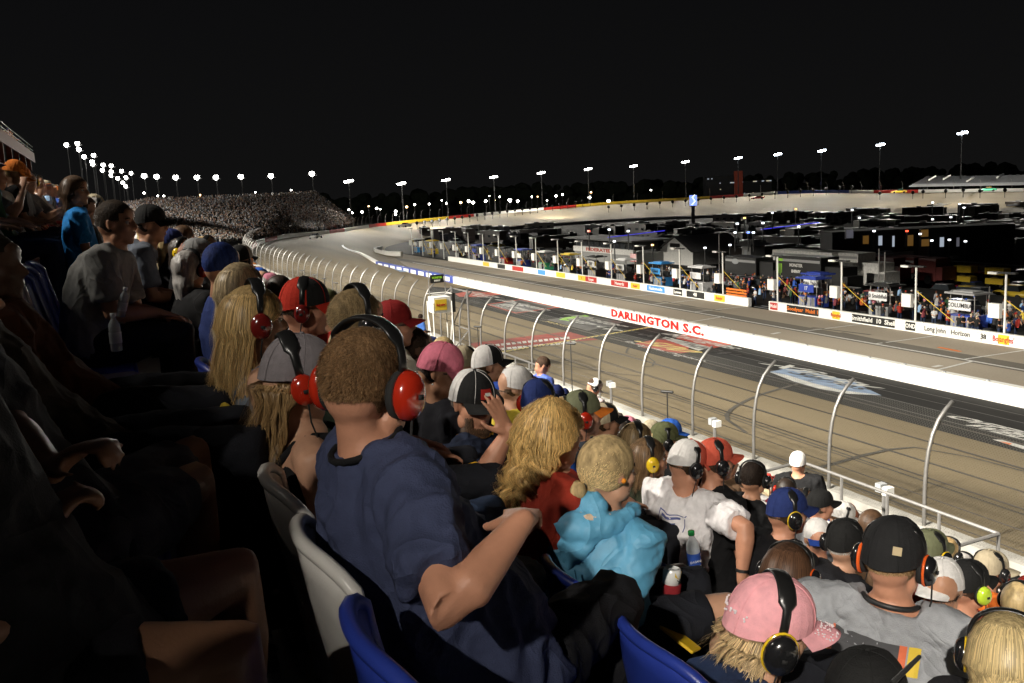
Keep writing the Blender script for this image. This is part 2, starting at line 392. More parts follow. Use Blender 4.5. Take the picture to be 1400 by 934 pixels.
tpoly([(748, 437.5), (797, 431), (852, 441), (803, 452.5)], Mblk); frame([(748, 437.5), (797, 431), (852, 441), (803, 452.5)], Mseam, .05)
tpoly([(764, 437.5), (772, 434.5), (800, 431), (806, 433), (786, 434.5), (790, 436), (774, 437), (780, 439.5)], Mgrn, .026)
ttext('Monster', (816, 438.5), 3.1, Mw3, shear=.25, bold=.04); ttext('Energy Cup', (810, 443.5), 2.3, Mw3, shear=.25, bold=.03); ttext('MADE FOR', (761, 443.5), 1.0, Mye, bold=.03)
# the race emblem
tpoly([(868, 470), (905, 463), (948, 471), (940, 478), (955, 480.5), (930, 483.5), (880, 476)], Mrd); tpoly([(905, 463), (910, 461), (972, 475), (955, 480)], Mw3, .024)
tpoly([(924, 463), (934, 457), (972, 463), (1000, 471.5), (976, 476.5)], Mrd, .028)
ttext('SOUTHERN', (936, 470.5), 2.3, Mblk, .030, shear=.4, bold=.05); ttext('500', (912, 474.5), 3.2, Mye, .030, .4, 1.3, .07); ttext('Bojangles', (960, 466.8), 2.6, Mw3, .034, .4, 1, .03)
ttext('Racing the Originals', (905, 480.2), 1.1, Mw3, .030, .3, 1.2, .02)
# blue and white swoosh advert
tpoly([(1052, 509), (1075, 504), (1100, 507), (1165, 522), (1205, 541), (1160, 539), (1120, 532), (1085, 522)], Mlb)
tpoly([(1052, 509), (1085, 522), (1120, 532), (1160, 539), (1205, 541), (1150, 534), (1110, 524), (1075, 513)], Mw3, .024)
ttext('Xfinity', (1122, 513.5), 3.0, Mw3, .030, .3, 1.2, .05); ttext('Series', (1135, 521.5), 2.1, Mblk, .034, .3, 1.3, .02)
ttext('OFFICIAL', (1392, 592), 1.5, Mwhite2, .030, .5, 1.25, .05); ttext('WELDER', (1401, 600), 1.3, Mwhite2, .030, .5, 1.2, .05)
tpoly([(1357, 601.5), (1370, 602), (1402, 611), (1400, 615)], Mwhite2)
tpoly([(1366, 604), (1384, 607), (1380, 609)], Morg, .026)
# yellow and black energy drink advert at turn entry
def gpoly(pts, M, z, name='painted_advert', surf=None): 
    b = MB(); b.add([PG(px, py, z) for px, py in pts], [tuple(range(len(pts)))]); return struct(b.build(name, M))
# ------------------------------------------------------------------ walls
ow = thing('outer_wall', 'white concrete outer wall of the race track with red and yellow painted sections', 'wall')
def wallrun(i0, i1, M, name, zt=0, h=1.0, th=.45):
    b = MB()
    for i in range(i0, i1):
        p, q, n, n2 = OP[i], OP[i+1], ON[i], ON[i+1]
        A = [p, p+n*.0-n*th, q-n2*th, q]; lo = [Vector((a.x, a.y, a.z-h-.6)) for a in A]
        b.quad(A[0], A[1], A[2], A[3]); b.quad(lo[0], A[0], A[3], lo[3]); b.quad(A[1], lo[1], lo[2], A[2])
    return b.build(name, M, ow)
i = 0; kinds = [Mwhite, Mred, Mwhite, Mwhite, Mred]
wallrun(0, istart+14, paint('weathered_white', (.40, .385, .35), .7, nscale=1.5, noise=.25), 'wall_section'); i = istart+14; k = 0
seq = [(3, Mred), (3, Mwhite), (2, Mred), (6, Mwhite), (2, Mred), (3, Mwhite), (2, Mred), (6, Myel), (2, Mred), (5, Mwhite), (2, Mred), (9, Myel), (2, Mred), (2, Mwhite), (6, Mblue), (2, Mwhite), (3, Mred), (6, Mwhite), (4, Mred), (4, Mwhite), (5, Mred), (3, Mwhite)]
while i < len(OP)-1:
    n, M = seq[k % len(seq)]; k += 1; j = min(i+n, len(OP)-1); wallrun(i, j, M, 'wall_section'); i = j
# inner wall
iw = thing('inner_wall', 'long white wall between the race track and pit road, lettered with the town name', 'wall')
def prism_wall(pts, th, h, M, name, parent, up=0):
    b = MB(); N = normals2(pts)
    for i in range(len(pts)-1):
        a, c = pts[i], pts[i+1]; n, n2 = N[i], N[i+1]; H = Vector((0, 0, h))
        A = [a, a+n*th, c+n2*th, c]; T = [q+H for q in A]
        b.quad(T[0], T[1], T[2], T[3]); b.quad(A[0], T[0], T[3], A[3]); b.quad(A[1], A[2], T[2], T[1])
        if i == 0: b.quad(A[0], A[1], T[1], T[0])
        if i == len(pts)-2: b.quad(A[3], T[3], T[2], A[2])
    return b.build(name, M, parent)
ywe = PX(560, 372, 45).y
prism_wall([Vector((TI, -60, -.02)), Vector((TI, ywe-22, -.02))], .55, 1.1, Mwhite, 'wall_face', iw)
prism_wall([Vector((TI, ywe-22, -.02)), Vector((TI, ywe+22, -.02))], .55, 1.12, Mblue, 'wall_face', iw)
for k in range(10): 
    b = MB(); b.box((TI-.02, ywe-19+4.2*k, .58), (.03, 2.9, .62)); b.build('advert_panel', Mwhite, iw)
cpts = [Vector((TI, ywe+22, -.02))]+[PG(*q) for q in ((492, 353), (474, 347), (467, 341), (472, 336), (485, 331), (505, 326), (530, 320.5))]
prism_wall(smooth_path(cpts, 4), .55, 1.15, Mwhite, 'wall_face', iw)
t0 = PX(836, 432, TI-.01); t1 = PX(962, 453, TI-.01); 
yA, yB = t0.y, t1.y
vs, fs = text_mesh('DARLINGTON S.C.', 1.0, .045, .015, 1.12); wd = max(v[0] for v in vs)-min(v[0] for v in vs); hh = max(v[1] for v in vs)-min(v[1] for v in vs)
text_obj('lettering', 'DARLINGTON S.C.', 1.0, paint('lettering_red', (.50, .012, .01), .5), iw, (TI-.03, (yA+yB)/2, .57), (0, -1, 0), (0, 0, 1), .045, .015, 0, (yA-yB)/wd, 1.12).scale = (1, 1, 1)
for k in range(60):
    y = -20+3.1*k; b = MB(); b.box((TI+.28, y, 1.115), (.12, .16, .07)); b.build('anchor', Mgray, iw)
# pit wall with banners
pw = thing('pit_wall', 'low white pit wall with sponsor banners along the far side of pit road', 'wall')
pe = PX(612, 357, 60).y
gy0, gy1 = PX(1115-65, 425, 60).y, PX(1022, 417, 60).y
b = MB(); b.box((60.3, (-60+gy0)/2, .43), (.4, gy0+60, .9)); b.build('wall_face', Mwhite, pw)
b = MB(); b.box((60.3, (pe+gy1)/2, .43), (.4, pe-gy1, .9)); b.build('wall_face', Mwhite, pw)
def banner(x0, x1, M, txt=None, Mt=None, size=.55, z=.45, h=.7, sx=1.2):
    def yat(x): return PX(x, 425+(x-1050)*.155, 60).y
    a, c = yat(x0), yat(x1); b = MB(); b.box((60.08, (a+c)/2, z), (.05, a-c, h)); o = b.build('banner', M, pw)
    if txt: text_obj('lettering', txt, size, Mt, o, (60.05, (a+c)/2, z), (0, -1, 0), (0, 0, 1), .01, .004, 0, sx)
banner(1075, 1118, Mblk, 'Goodyear  Mobil 1', Morg, .5); banner(1137, 1147, Myel, "Bojangles'", Mred, .45, sx=.75); banner(1164, 1222, Mblk, 'Smithfield  10  Shell', Mwhite, .55)
banner(1237, 1250, Mblk, 'HONDA', Mwhite, .5, sx=.9); banner(1268, 1341, Mgray if 0 else Mwhite2, 'Long John   Horizon      38', Mblk, .55, sx=1.0); banner(1363, 1378, Myel, "Bojangles'", Mred, .6, sx=.8)
banner(1052, 1062, Mred, 'Mobil', Mwhite, .5, sx=.9); banner(976, 990, Myel, "Bojangles'", Mred, .45, sx=.7); banner(884, 908, MATS['blue_paint'] if 0 else paint('sky_blue_paint', (.05, .25, .65), .5), 'Nationwide', Mwhite, .55)
banner(862, 874, Myel, "Bojangles'", Mred, .4, sx=.7); banner(835, 858, Mred, 'Menards', Mwhite, .6); banner(920, 932, Mblk, 'Lowes', Mwhite, .5); banner(938, 962, Mblk, '48', Mwhite, .6); banner(790, 800, Myel, "B", Mred, .4)
banner(800, 815, Mred, 'Target', Mwhite, .5); banner(735, 745, MATS['sky_blue_paint']); banner(760, 772, Myel); banner(700, 715, Mred); banner(660, 668, Myel); banner(680, 690, Mblk)
# pit exit island
ip = [PG(*q) for q in ((548, 350.5), (528, 350), (513, 347), (511, 344.5), (520, 342.5))]
tag(prism_wall(ip, .6, 1.0, Mwhite, 'island_wall', None), 'short curved white wall at the far end of pit road', 'wall')
# ------------------------------------------------------------------ catch fence
cf = thing('catch_fence', 'tall steel catch fence with curved posts and cables on top of the outer wall', 'fence', (0, 0, 0))
prof = [(0, -.2), (0, .5), (.0, 1.0), (.03, 1.5), (.10, 1.95), (.22, 2.35), (.40, 2.68), (.62, 2.92), (.86, 3.10)]
pm = MB(); pm.tube([(x, 0, z) for x, z in prof], .050, 8); pmesh = pm.mesh('post', [Msteel], True)
posts = []; Y0 = 17.26; DY = 3.46
y = Y0-4*DY
while y < 121:
    posts.append((Vector((18.05, y, 4.28)), Vector((1, 0, 0)))); y += DY
acc = 0; last = Vector((18.05, posts[-1][0].y, 4.28))
dens = [OP[i].lerp(OP[i+1], t) for i in range(istart, len(OP)-1) for t in (0, .25, .5, .75)]
dn = [ON[i].lerp(ON[i+1], t) for i in range(istart, len(OP)-1) for t in (0, .25, .5, .75)]
for p, n in zip(dens, dn):
    st = 3.46 if len(posts) < 95 else 9
    if p.y > last.y-1 and (p-last).length > st or len(posts) > 60 and (p-last).length > st: posts.append((p-n*.3, n)); last = p
    if len(posts) > 140: break
for k, (p, n) in enumerate(posts):
    o = link('post', pmesh, cf, p); o.rotation_euler = (0, 0, math.atan2(n.y, n.x))
    if k < 34:
        bb = MB(); 
def fpt(k, s, z): p, n = posts[k]; return p+n*s+Vector((0, 0, z))
for (s, z, r) in [(0.07, .25, .014), (.07, .75, .014), (.08, 1.25, .018), (.12, 1.62, .012), (.24, 2.12, .019), (.46, 2.6, .015)]:
    b = MB(); N = min(len(posts), 75)
    b.tube([fpt(k, s, z) for k in range(N)], r, 4); b.build('cable', Mcable, cf)
# woven mesh: thin net of wires, far too fine to count
mn = bpy.data.materials.new('chain_link'); mn.use_nodes = True; n_ = mn.node_tree.nodes; l_ = mn.node_tree.links; pb = n_['Principled BSDF']
pb.inputs['Base Color'].default_value = (.12, .115, .10, 1); pb.inputs['Roughness'].default_value = .5; pb.inputs['Metallic'].default_value = .3
uvn = n_.new('ShaderNodeUVMap'); sp = n_.new('ShaderNodeSeparateXYZ'); l_.new(uvn.outputs[0], sp.inputs[0])
def chan(op):
    a = n_.new('ShaderNodeMath'); a.operation = op; l_.new(sp.outputs[0], a.inputs[0]); l_.new(sp.outputs[1], a.inputs[1])
    f = n_.new('ShaderNodeMath'); f.operation = 'FRACT'; l_.new(a.outputs[0], f.inputs[0])
    c = n_.new('ShaderNodeMath'); c.operation = 'LESS_THAN'; l_.new(f.outputs[0], c.inputs[0]); c.inputs[1].default_value = .065; return c
c1, c2 = chan('ADD'), chan('SUBTRACT'); mx = n_.new('ShaderNodeMath'); mx.operation = 'MAXIMUM'; l_.new(c1.outputs[0], mx.inputs[0]); l_.new(c2.outputs[0], mx.inputs[1]); l_.new(mx.outputs[0], pb.inputs['Alpha'])
b = MB(); uvs = []; N = min(len(posts), 70); pr2 = [(.06, 0), (.06, 1.0), (.1, 1.6), (.2, 2.1), (.42, 2.6), (.62, 2.85)]
for k in range(N-1):
    for j in range(len(pr2)-1):
        (s0, z0), (s1, z1) = pr2[j], pr2[j+1]; b.quad(fpt(k, s0, z0), fpt(k+1, s0, z0), fpt(k+1, s1, z1), fpt(k, s1, z1))
        u0, u1 = k*DY/.085, (k+1)*DY/.085; uvs += [(u0, z0/.085), (u1, z0/.085), (u1, z1/.085), (u0, z1/.085)]
o = b.build('wire_mesh', mn, cf); uvl = o.data.uv_layers.new(name='UVMap')
for i_, q in enumerate(uvs): uvl.data[i_].uv = q
tag(o, kind='stuff')
# ------------------------------------------------------------------ catwalk side of the wall: apron, railing, boxes on poles
b = MB(); b.quad((8.75, -30, 3.2), (18.4, -30, 3.2), (18.4, 125, 3.2), (8.75, 125, 3.2)); struct(b.build('service_lane', Mapron))
def floorz(r): return EYE-1.24-.395*r
def seatx(r): return -.20+.78*r
RN = 11
rl = thing('walkway_railing', 'pale steel handrail along the walkway at the foot of the stand', 'railing')
zr = floorz(RN)
for (ya, yb) in [(3.0, PX(1365, 740, 10).y), (PX(1365, 740, 10).y, PX(1095, 632, 10).y)][1:] + [(PX(795, 500, 10).y+2.2, PX(705, 477, 10).y+1)]:
    for z in (.98, .52):
        b = MB(); b.tube([(10, ya, zr+z), (10, yb, zr+z)], .024, 6); b.build('rail', Msteel, rl)
    n = int(abs(yb-ya)/1.25)+1
    for k in range(n+1):
        y = ya+(yb-ya)*k/n; b = MB(); b.tube([(10, y, zr-.1), (10, y, zr+.98)], .024, 6); b.build('upright', Msteel, rl)
    b = MB(); b.tube([(10, yb, zr+.98), (8.9, yb+.0, zr+.9)], .024, 6); b.build('rail', Msteel, rl)
    b = MB(); b.tube([(10, ya, zr+.98), (9.0, ya+.0, zr+.94)], .024, 6); b.build('rail', Msteel, rl)
def polebox(px, py, X, base, kind, label):
    t = PX(px, py, X); o = thing('microphone_pole' if kind else 'loudspeaker_post', label, 'pole', (t.x, t.y, base))
    b = MB(); b.tube([(0, 0, 0), (0, 0, t.z-base)], .022 if kind else .035, 6); b.build('pole', Mdsteel if kind else Msteel, o)
    b = MB()
    if kind: b.tube([(-.14, .12, t.z-base+.02), (.14, -.12, t.z-base+.0)], .05, 8, round_=True); b.build('microphone', Mblk, o)
    else: 
        b.box((0, .07, t.z-base), (.14, .12, .14)); b.build('box', Mgray, o); b = MB(); b.box((0, -.08, t.z-base-.02), (.15, .11, .13)); b.build('loudspeaker', Mwhite, o)
polebox(912, 536, 17.3, 3.2, 1, 'thin dark microphone pole by the catch fence, above the tan lane')
polebox(977, 577, 11.2, 3.2, 0, 'pale twin-box loudspeaker post at the foot of the stand, left of the man in black')
polebox(1209, 668, 11.0, 3.2, 0, 'pale loudspeaker post beside the handrail, right of the man in black')
polebox(653, 447, 17.3, 3.2, 1, 'thin microphone pole beside the red start line paint')
polebox(780, 470, 17.2, 3.2, 1, 'thin dark post standing in front of the red painted band')
polebox(835, 525, 12.0, 3.2, 0, 'pale loudspeaker post by the man in pink with a white headset')
for x, y, lb in ((487, 402, 'third from the flag stand'), (497, 388, 'taller one behind the third'), (459, 387, 'fifth from the flag stand'), (443, 381, 'sixth from the flag stand'), (413, 370, 'farthest of all'), (430, 376, 'next to the farthest'), (540, 424, 'nearest the flag stand'), (523, 415, 'second from the flag stand')): polebox(x, y, 17.0, 3.2, 1, 'small dark trackside microphone on a pole along the fence, %s' % lb)
# ================================================================== flag stand and fence gate
def truss(b, P, r=.04):
    for a, c in P: b.tube([a, c], r, 6)
t = PX(603, 452, 16.6); zb = 3.2
zc = PX(600, 408, 16.6).z-zb
fs_ = thing('flag_stand', 'white scaffold stand with yellow advert box and dark sign board beside the fence', 'scaffold', (16.6, t.y, zb)); fs_.scale = (.8, .8, .92)
u = .62
b = MB(); truss(b, [((sx, sy, 0), (sx, sy, zc+.2)) for sx in (-.7, .7) for sy in (-u, u)]+[((-.7, -u, 0), (-.7, u, zc-.6)), ((.7, u, 0), (.7, -u, zc-.6)), ((-.7, -u, 1.2), (.7, -u, 0)), ((-.7, -u, 1.3), (-.7, u, 1.3))]); b.build('scaffold_frame', Mwhite, fs_)
b = MB(); b.box((0, 0, zc), (1.25, 2*u, .95)); b.build('cab', Mwhite, fs_)
b = MB(); b.box((-.1, -u-.02, zc+.02), (.85, .03, .66)); o = b.build('advert_panel', Myel, fs_)
text_obj('lettering', "Bojangles'", .17, Mred, o, (-.1, -u-.05, zc+.02), (1, 0, 0), (0, 0, 1), .01)
b = MB(); b.box((.86, -u+.1, zc+.1), (.2, .25, 1.2)); b.build('advert_panel', Mblk, fs_)
b = MB(); b.tube([(-.6, .3, zc+.5), (-.6, .3, zc+2.1)], .035, 6); b.tube([(.6, .3, zc+.5), (.6, .3, zc+2.1)], .035, 6); b.build('sign_post', Msteel, fs_)
b = MB(); b.box((0, .25, zc+1.55), (1.0, .08, .5)); o = b.build('sign_board', Mblk, fs_)
text_obj('lettering', 'MONSTER', .16, Mgrn, o, (0, .2, zc+1.62), (1, 0, 0), (0, 0, 1), .01); text_obj('lettering', 'ENERGY', .12, Mwhite, o, (0, .2, zc+1.44), (1, 0, 0), (0, 0, 1), .01)
b = MB(); b.tube([(-.75, -u, zc+.65), (.75, -u, zc+.65), (.75, u, zc+.65), (-.75, u, zc+.65)], .03, 6); b.build('guard_rail', Mwhite, fs_)
A, B_ = PX(620, 447, 17.6), PX(642, 458, 17.6)
gt = thing('fence_gate_frame', 'tall white braced pipe frame closing the fence gap beside the flag stand', 'frame', (17.6, A.y, 3.2))
L_ = B_.y-A.y; H_ = PX(620, 392, 17.6).z-3.2
b = MB(); b.tube([(0, 0, 0), (0, 0, H_)], .06, 8); b.build('upright', Msteel, gt); b = MB(); b.tube([(0, L_, 0), (0, L_, H_)], .06, 8); b.build('upright', Msteel, gt)
for a, c in [((0, 0, H_-.1), (0, L_, H_-.1)), ((0, 0, H_*.52), (0, L_, H_*.52)), ((0, 0, H_*.52), (0, L_, H_-.1)), ((0, 0, 1), (0, L_, H_*.52))]:
    b = MB(); b.tube([a, c], .04, 6); b.build('brace', Msteel, gt)
# ================================================================== pit lane equipment
XP = 61.3
def pole(x, ytop, ybase, k):
    top = PX(x, ytop, XP); h = top.z
    o = thing('pit_light_pole', POLELAB[k], 'pole', (XP, top.y, 0), group='light poles along the pit wall')
    b = MB(); b.tube([(0, 0, 0), (0, 0, h)], .085, 8); b.build('mast', Mwhite, o)
    b = MB(); b.box((-.1, .0, h+.02), (.35, 2.0, .12)); b.build('lamp_arm', Mdsteel, o)
    b = MB(); b.box((-.2, .9, h-.02), (.5, .8, .16)); b.build('lamp_head', Mwhite, o)
    b = MB(); b.box((-.1, .8, h*.45), (.35, 1.0, 1.1)); b.build('number_board', Mwhite, o)
    b = MB(); b.tube([(0, 0, h*.62), (-.2, -4.2, h*.20)], .03, 5); b.build('air_hose_boom', Myel, o)
    return o
px_ = [1376, 1253, 1151, 1063, 988, 929, 879, 835, 795, 762, 732, 705, 681, 659.5, 639.5, 622, 605, 590, 576, 562]
POLELAB = []
order = ['first (nearest)', 'second', 'third', 'fourth', 'fifth', 'sixth', 'seventh', 'eighth', 'ninth', 'tenth', 'eleventh', 'twelfth', 'thirteenth', 'fourteenth', 'fifteenth', 'sixteenth', 'seventeenth', 'eighteenth', 'nineteenth', 'last']
for k, x in enumerate(px_): POLELAB.append('white pit lane pole with a square white board, %s counted from the right edge' % order[k])
for k, x in enumerate(px_):
    yb = 425+(x-1050)*.155-4; hpx = 98*(x-150)/1226.0
    pole(x, yb-hpx, yb, k)
# pit boxes (war wagons) under canopies
cols = {'blue': (.03, .06, .35), 'black': (.015, .015, .015), 'white': (.7, .7, .7), 'red': (.5, .02, .02), 'sky': (.05, .3, .7), 'green': (.05, .4, .2), 'yellow': (.75, .55, .05), 'orange': (.7, .2, .03), 'gray': (.3, .3, .3)}
def cm(c, pre='plastic'): return mat(pre+'_'+c, cols[c], .45, noise=.1, nscale=6)
def pitbox(x, row, body, sign, st, label, tcol='black', num=None):
    Xc = 64.0+row; a = PX(x, 425+(x-1050)*.155-10, Xc)
    o = thing('pit_box', label, 'pit box', (Xc, a.y, 0))
    b = MB(); b.box((0, 0, .75), (1.6, 2.6, 1.1)); b.build('tool_chest', cm(body), o)
    b = MB()
    for k in range(4): b.box((-.82, -.9+.6*k, .75), (.03, .5, .9))
    b.build('drawer_front', cm('gray'), o)
    for sy in (-1, 1):
        b = MB(); b.tube([(.0, sy*.85, .2), (.0, sy*.85, .2001)], .2, 8); b.tube([(-.75, sy*.85, .21), (-.55, sy*.85, .21)], .21, 10); b.build('wheel', Mrub, o)
        b = MB(); b.tube([(-.6, sy*1.2, 1.3), (-.6, sy*1.2, 3.0)], .04, 5); b.tube([(.7, sy*1.2, 1.3), (.7, sy*1.2, 3.0)], .04, 5); b.build('canopy_leg', Msteel, o)
    b = MB(); b.box((0, 0, 3.08), (2.0, 3.0, .14)); b.box((0, 0, 3.2), (1.2, 2.0, .12)); b.build('canopy', cm(tcol), o)
    b = MB(); b.box((-.9, 0, 2.1), (.06, 2.2, .75)); s = b.build('sign_panel', cm(sign), o)
    if st: text_obj('lettering', st, .5, Mblk if sign in ('white', 'yellow', 'sky') else Mwhite, s, (-.95, 0, 2.1), (0, -1, 0), (0, 0, 1), .01, .004)
    if num: text_obj('lettering', num, .8, Mwhite, o, (-.86, 0, .8), (0, -1, 0), (0, 0, 1), .02, .004)
    b = MB(); b.box((.2, 0, 1.34), (.5, 1.8, .1)); b.box((.45, 0, 1.7), (.1, 1.8, .7)); b.build('bench', cm('black'), o)
    return o
PB = [(1322, 0, 'blue', 'white', 'COLUMBIA', 'blue pit box with dark canopy and a slanted white sign, nearest the right edge', 'gray'),
      (1210, 0, 'black', 'white', '10 Smithfield', 'black pit box with a white two-line sign frame under dark canopy'),
      (1112, 0, 'blue', 'blue', '17', 'bright blue pit box with white number seventeen', 'blue'),
      (1118, 3, 'orange', 'white', 'Fifth Third', 'pit box with orange and white striped panel behind the blue one', 'blue'),
      (960, 0, 'white', 'white', '', 'white pit box with striped white canopy left of the walkway gap', 'white'),
      (905, 0, 'sky', 'sky', 'Lowes', 'sky blue pit box with white name panel', 'sky'), (856, 0, 'black', 'white', 'FORD', 'black pit box with a small white flag sign', 'white'),
      (816, 0, 'black', 'white', 'CAT', 'black pit box with white and red name sign', 'black'), (781, 0, 'black', 'black', '', 'black pit box with yellow canopy edge', 'yellow'), (747, 0, 'green', 'black', '', 'green pit box in the middle of the far row', 'white'),
      (716, 0, 'blue', 'white', '', 'pit box with a white panel between two thin poles', 'blue'), (692, 0, 'red', 'black', '', 'red pit box in the far row of pits', 'black'),
      (655, 0, 'blue', 'blue', '', 'blue pit box under bright blue canopy in the far row', 'blue'), (630, 0, 'black', 'white', '', 'small black pit box with white sign in the far row'),
      (592, 0, 'yellow', 'yellow', '', 'yellow pit box near the far end of pit road', 'yellow'), (573, 0, 'sky', 'white', '', 'pale blue pit box at the far end of pit road', 'white')]
for p in PB: pitbox(*p)
# barrier, tyres and open gate at the gap in the pit wall
q = PX(1007, 412, 61)
o = thing('orange_barrier', 'orange slatted barrier beside the gap in the pit wall', 'barrier', (61, q.y, 0))
for k in range(5): b = MB(); b.box((0, 0, .25+.3*k), (.06, 3.6, .18)); b.build('slat', Morg, o)
for k in (-1.7, 0, 1.7): b = MB(); b.box((.06, k, .75), (.08, .1, 1.5)); b.build('upright', Mdsteel, o)
for k in range(7):
    q = PG(1020+k*6, 432-k*4.0+8); flat('gap_stripe', [(60.5+.9*k, gy0+.3), (60.75+.9*k, gy0+.3), (60.75+.9*k, gy1-.3), (60.5+.9*k, gy1-.3)], Mgray, .012)
def tyre_stack(x, n, label):
    a = PX(x, 425+(x-1050)*.155-6, 61.6); o = thing('tyre_stack', label, 'tyres', (61.6, a.y, 0))
    for k in range(n):
        b = MB()
        for j in range(14):
            pass
        b.loft([((0, 0, k*.29+z), (r, 0, 0), (0, r, 0)) for z, r in ((0, .26), (.03, .34), (.24, .34), (.27, .26))], 14); b.build('tyre', Mrub, o)
tyre_stack(994, 4, 'stack of black tyres just left of the orange barrier'); tyre_stack(1181, 3, 'stack of black tyres by the black pit box'); tyre_stack(1350, 3, 'stack of tyres by the pole nearest the right edge')
tyre_stack(870, 3, 'low stack of tyres far along the pit wall')
# ================================================================== infield buildings, haulers, tents
def winrow(b_parent, n, x, y0, y1, z0, z1, M, name='window'):
    for k in range(n):
        a = y0+(y1-y0)*(k+.08)/n; c = y0+(y1-y0)*(k+.92)/n; b = MB(); b.box((x, (a+c)/2, (z0+z1)/2), (.06, c-a, z1-z0)); b.build(name, M, b_parent)
Mwin = mat('dark_glass', (.03, .035, .04), .15, noise=.3, nscale=.5); Mwinl = mat('lit_window', (.1, .1, .1), .4, emit=(.9, .8, .55), es=.5)
Mlitw = mat('lit_window_cool', (.1, .1, .1), .4, emit=(.75, .85, 1), es=.45); Mlito = mat('lit_window_amber', (.1, .1, .1), .4, emit=(1, .5, .1), es=.10)
Mwall = paint('pale_siding', (.22, .22, .21), .6); Mroof = paint('roof_metal', (.13, .13, .13), .6)
a, c = PX(786, 356, 78), PX(868, 369, 78); 
o = thing('race_control_building', 'low two-storey viewing building with windows upstairs and red lettering on its white fascia', 'building', (78, (a.y+c.y)/2, 0)); o.scale = (1, 1, .6)
Lb = abs(a.y-c.y); hb = 4.6+1.0
b = MB(); b.box((3, 0, 1.6), (6, Lb, 3.2)); b.build('lower_wall', Mwall, o)
b = MB(); b.box((3, 0, 5.2), (5.6, Lb*.96, 2.4)); b.build('upper_wall', Mblk, o); winrow(o, 9, .15, -Lb*.47, Lb*.47, 4.4, 6.1, Mwin)
b = MB(); b.box((-.1, 0, 3.45), (.25, Lb*1.0, 1.5)); f_ = b.build('fascia', Mwhite2, o)
text_obj('lettering', 'FEDERATED', 1.3, Mrd, f_, (-.25, 1.0, 3.45), (0, -1, 0), (0, 0, 1), .06, .01, 0, 1.4)
b = MB(); b.box((2.6, 0, 6.7), (8, Lb*1.15, .35)); b.build('roof', Mroof, o)
b = MB(); b.box((-1.1, 0, 6.45), (.1, Lb*1.1, .1)); b.build('gutter', Mwhite2, o)
# white gable tent / building, brightened by an added spot without a lamp fixture
a = PX(903, 341, 83.5); c = PX(947, 343, 83.5); 
o = thing('gable_building', 'small pale gable-ended building with a dark slot sign and long grey roof', 'building', (83.5, (a.y+c.y)/2, 0)); Lb = abs(a.y-c.y); H1 = 2.4; H2 = 4.5
b = MB(); b.add([(0, -Lb/2, 0), (0, Lb/2, 0), (0, Lb/2, H1), (0, 0, H2), (0, -Lb/2, H1)], [(4, 3, 2, 1, 0)]); b.add([(10, -Lb/2, 0), (10, Lb/2, 0), (10, Lb/2, H1), (10, 0, H2), (10, -Lb/2, H1), (0, -Lb/2, 0), (0, Lb/2, 0), (0, Lb/2, H1), (0, -Lb/2, H1)], [(0, 1, 2, 3, 4), (0, 4, 8, 5), (1, 6, 7, 2)])
b.build('wall', paint('pale_gable', (.75, .74, .70), .6), o)
for s in (-1, 1): b = MB(); b.quad((-.6, 0, H2+.1), (10, 0, H2+.1), (10, s*(Lb/2+.5), H1-.2), (-.6, s*(Lb/2+.5), H1-.2)); b.build('roof', Mroof, o)
b = MB(); b.box((-.05, .3, H1+.7), (.1, Lb*.3, .6)); b.build('slot_sign', Mblk, o); spot((76, (a.y+c.y)/2-2, 5), (83.5, (a.y+c.y)/2, 2.5), 160, R(50), .6, .3, (1, .97, .92))
a = PX(1030, 350, 83); o = thing('ticket_booth', 'small pale tower hut beside the gable building', 'hut', (83, a.y, 0)); o.scale = (.6, .5, .62)
b = MB(); b.box((0, 0, 3.2), (4, 4, 6.4)); b.build('wall', Mwall, o); b = MB(); b.box((0, 0, 6.9), (6.5, 8, 1.2), taper=.3); b.build('roof', Mroof, o); b = MB(); b.box((-2.02, .2, 4), (.05, 1.2, 2.6)); b.build('door', Mgray, o)
# haulers
def hauler(px, py, X, L, M, label, top=4.0):
    a = PX(px, py, X); o = thing('hauler', label, 'truck', (X, a.y, 0))
    b = MB(); b.box((1.3, 0, 1.2+(top-1.2)/2), (2.6, L, top-1.2)); b.build('trailer_body', M, o)
    b = MB(); b.box((1.3, -L/2-1.8, 1.7), (2.3, 2.6, 2.6)); b.box((1.3, -L/2-3.4, 1.3), (2.2, 1.2, 1.5)); b.build('cab', M, o)
    for y in (L*.36, L*.28, -L*.4, -L/2-2.0):
        for x in (.2, 2.4): b = MB(); b.tube([(x-.15, y, .52), (x+.15, y, .52)], .52, 12); b.build('wheel', Mrub, o)
    b = MB(); b.box((-.01, 0, top-.5), (.04, L*.96, .3)); b.build('side_stripe', cm('gray'), o)
    return o
hauler(1095, 345, 78, 11, Mwhite2, 'long white hauler trailer parked above the black stage truck', 4.0); hauler(1142, 349, 79, 7.5, Mwhite2, 'second white hauler trailer, right of the long one', 4.0)
hauler(1178, 356, 85, 4.0, paint('dull_maroon', (.10, .012, .010), .6), 'red and white striped hauler behind the number boards', 3.0); hauler(1232, 366, 87, 4.0, MATS['dull_maroon'], 'red hauler beyond the black pit box', 3.0)
hs = hauler(1090, 385, 73, 8.0, Mblk, 'big black stage truck with lime green claw mark and white lettering', 3.95)
zt = 5.4
text_obj('lettering', 'MONSTER', .50, Mwhite2, hs, (-.05, .2, 2.9), (0, -1, 0), (0, 0, 1), .02); text_obj('lettering', 'ENERGY', .42, Mwhite2, hs, (-.05, .2, 2.2), (0, -1, 0), (0, 0, 1), .03)
b = MB()
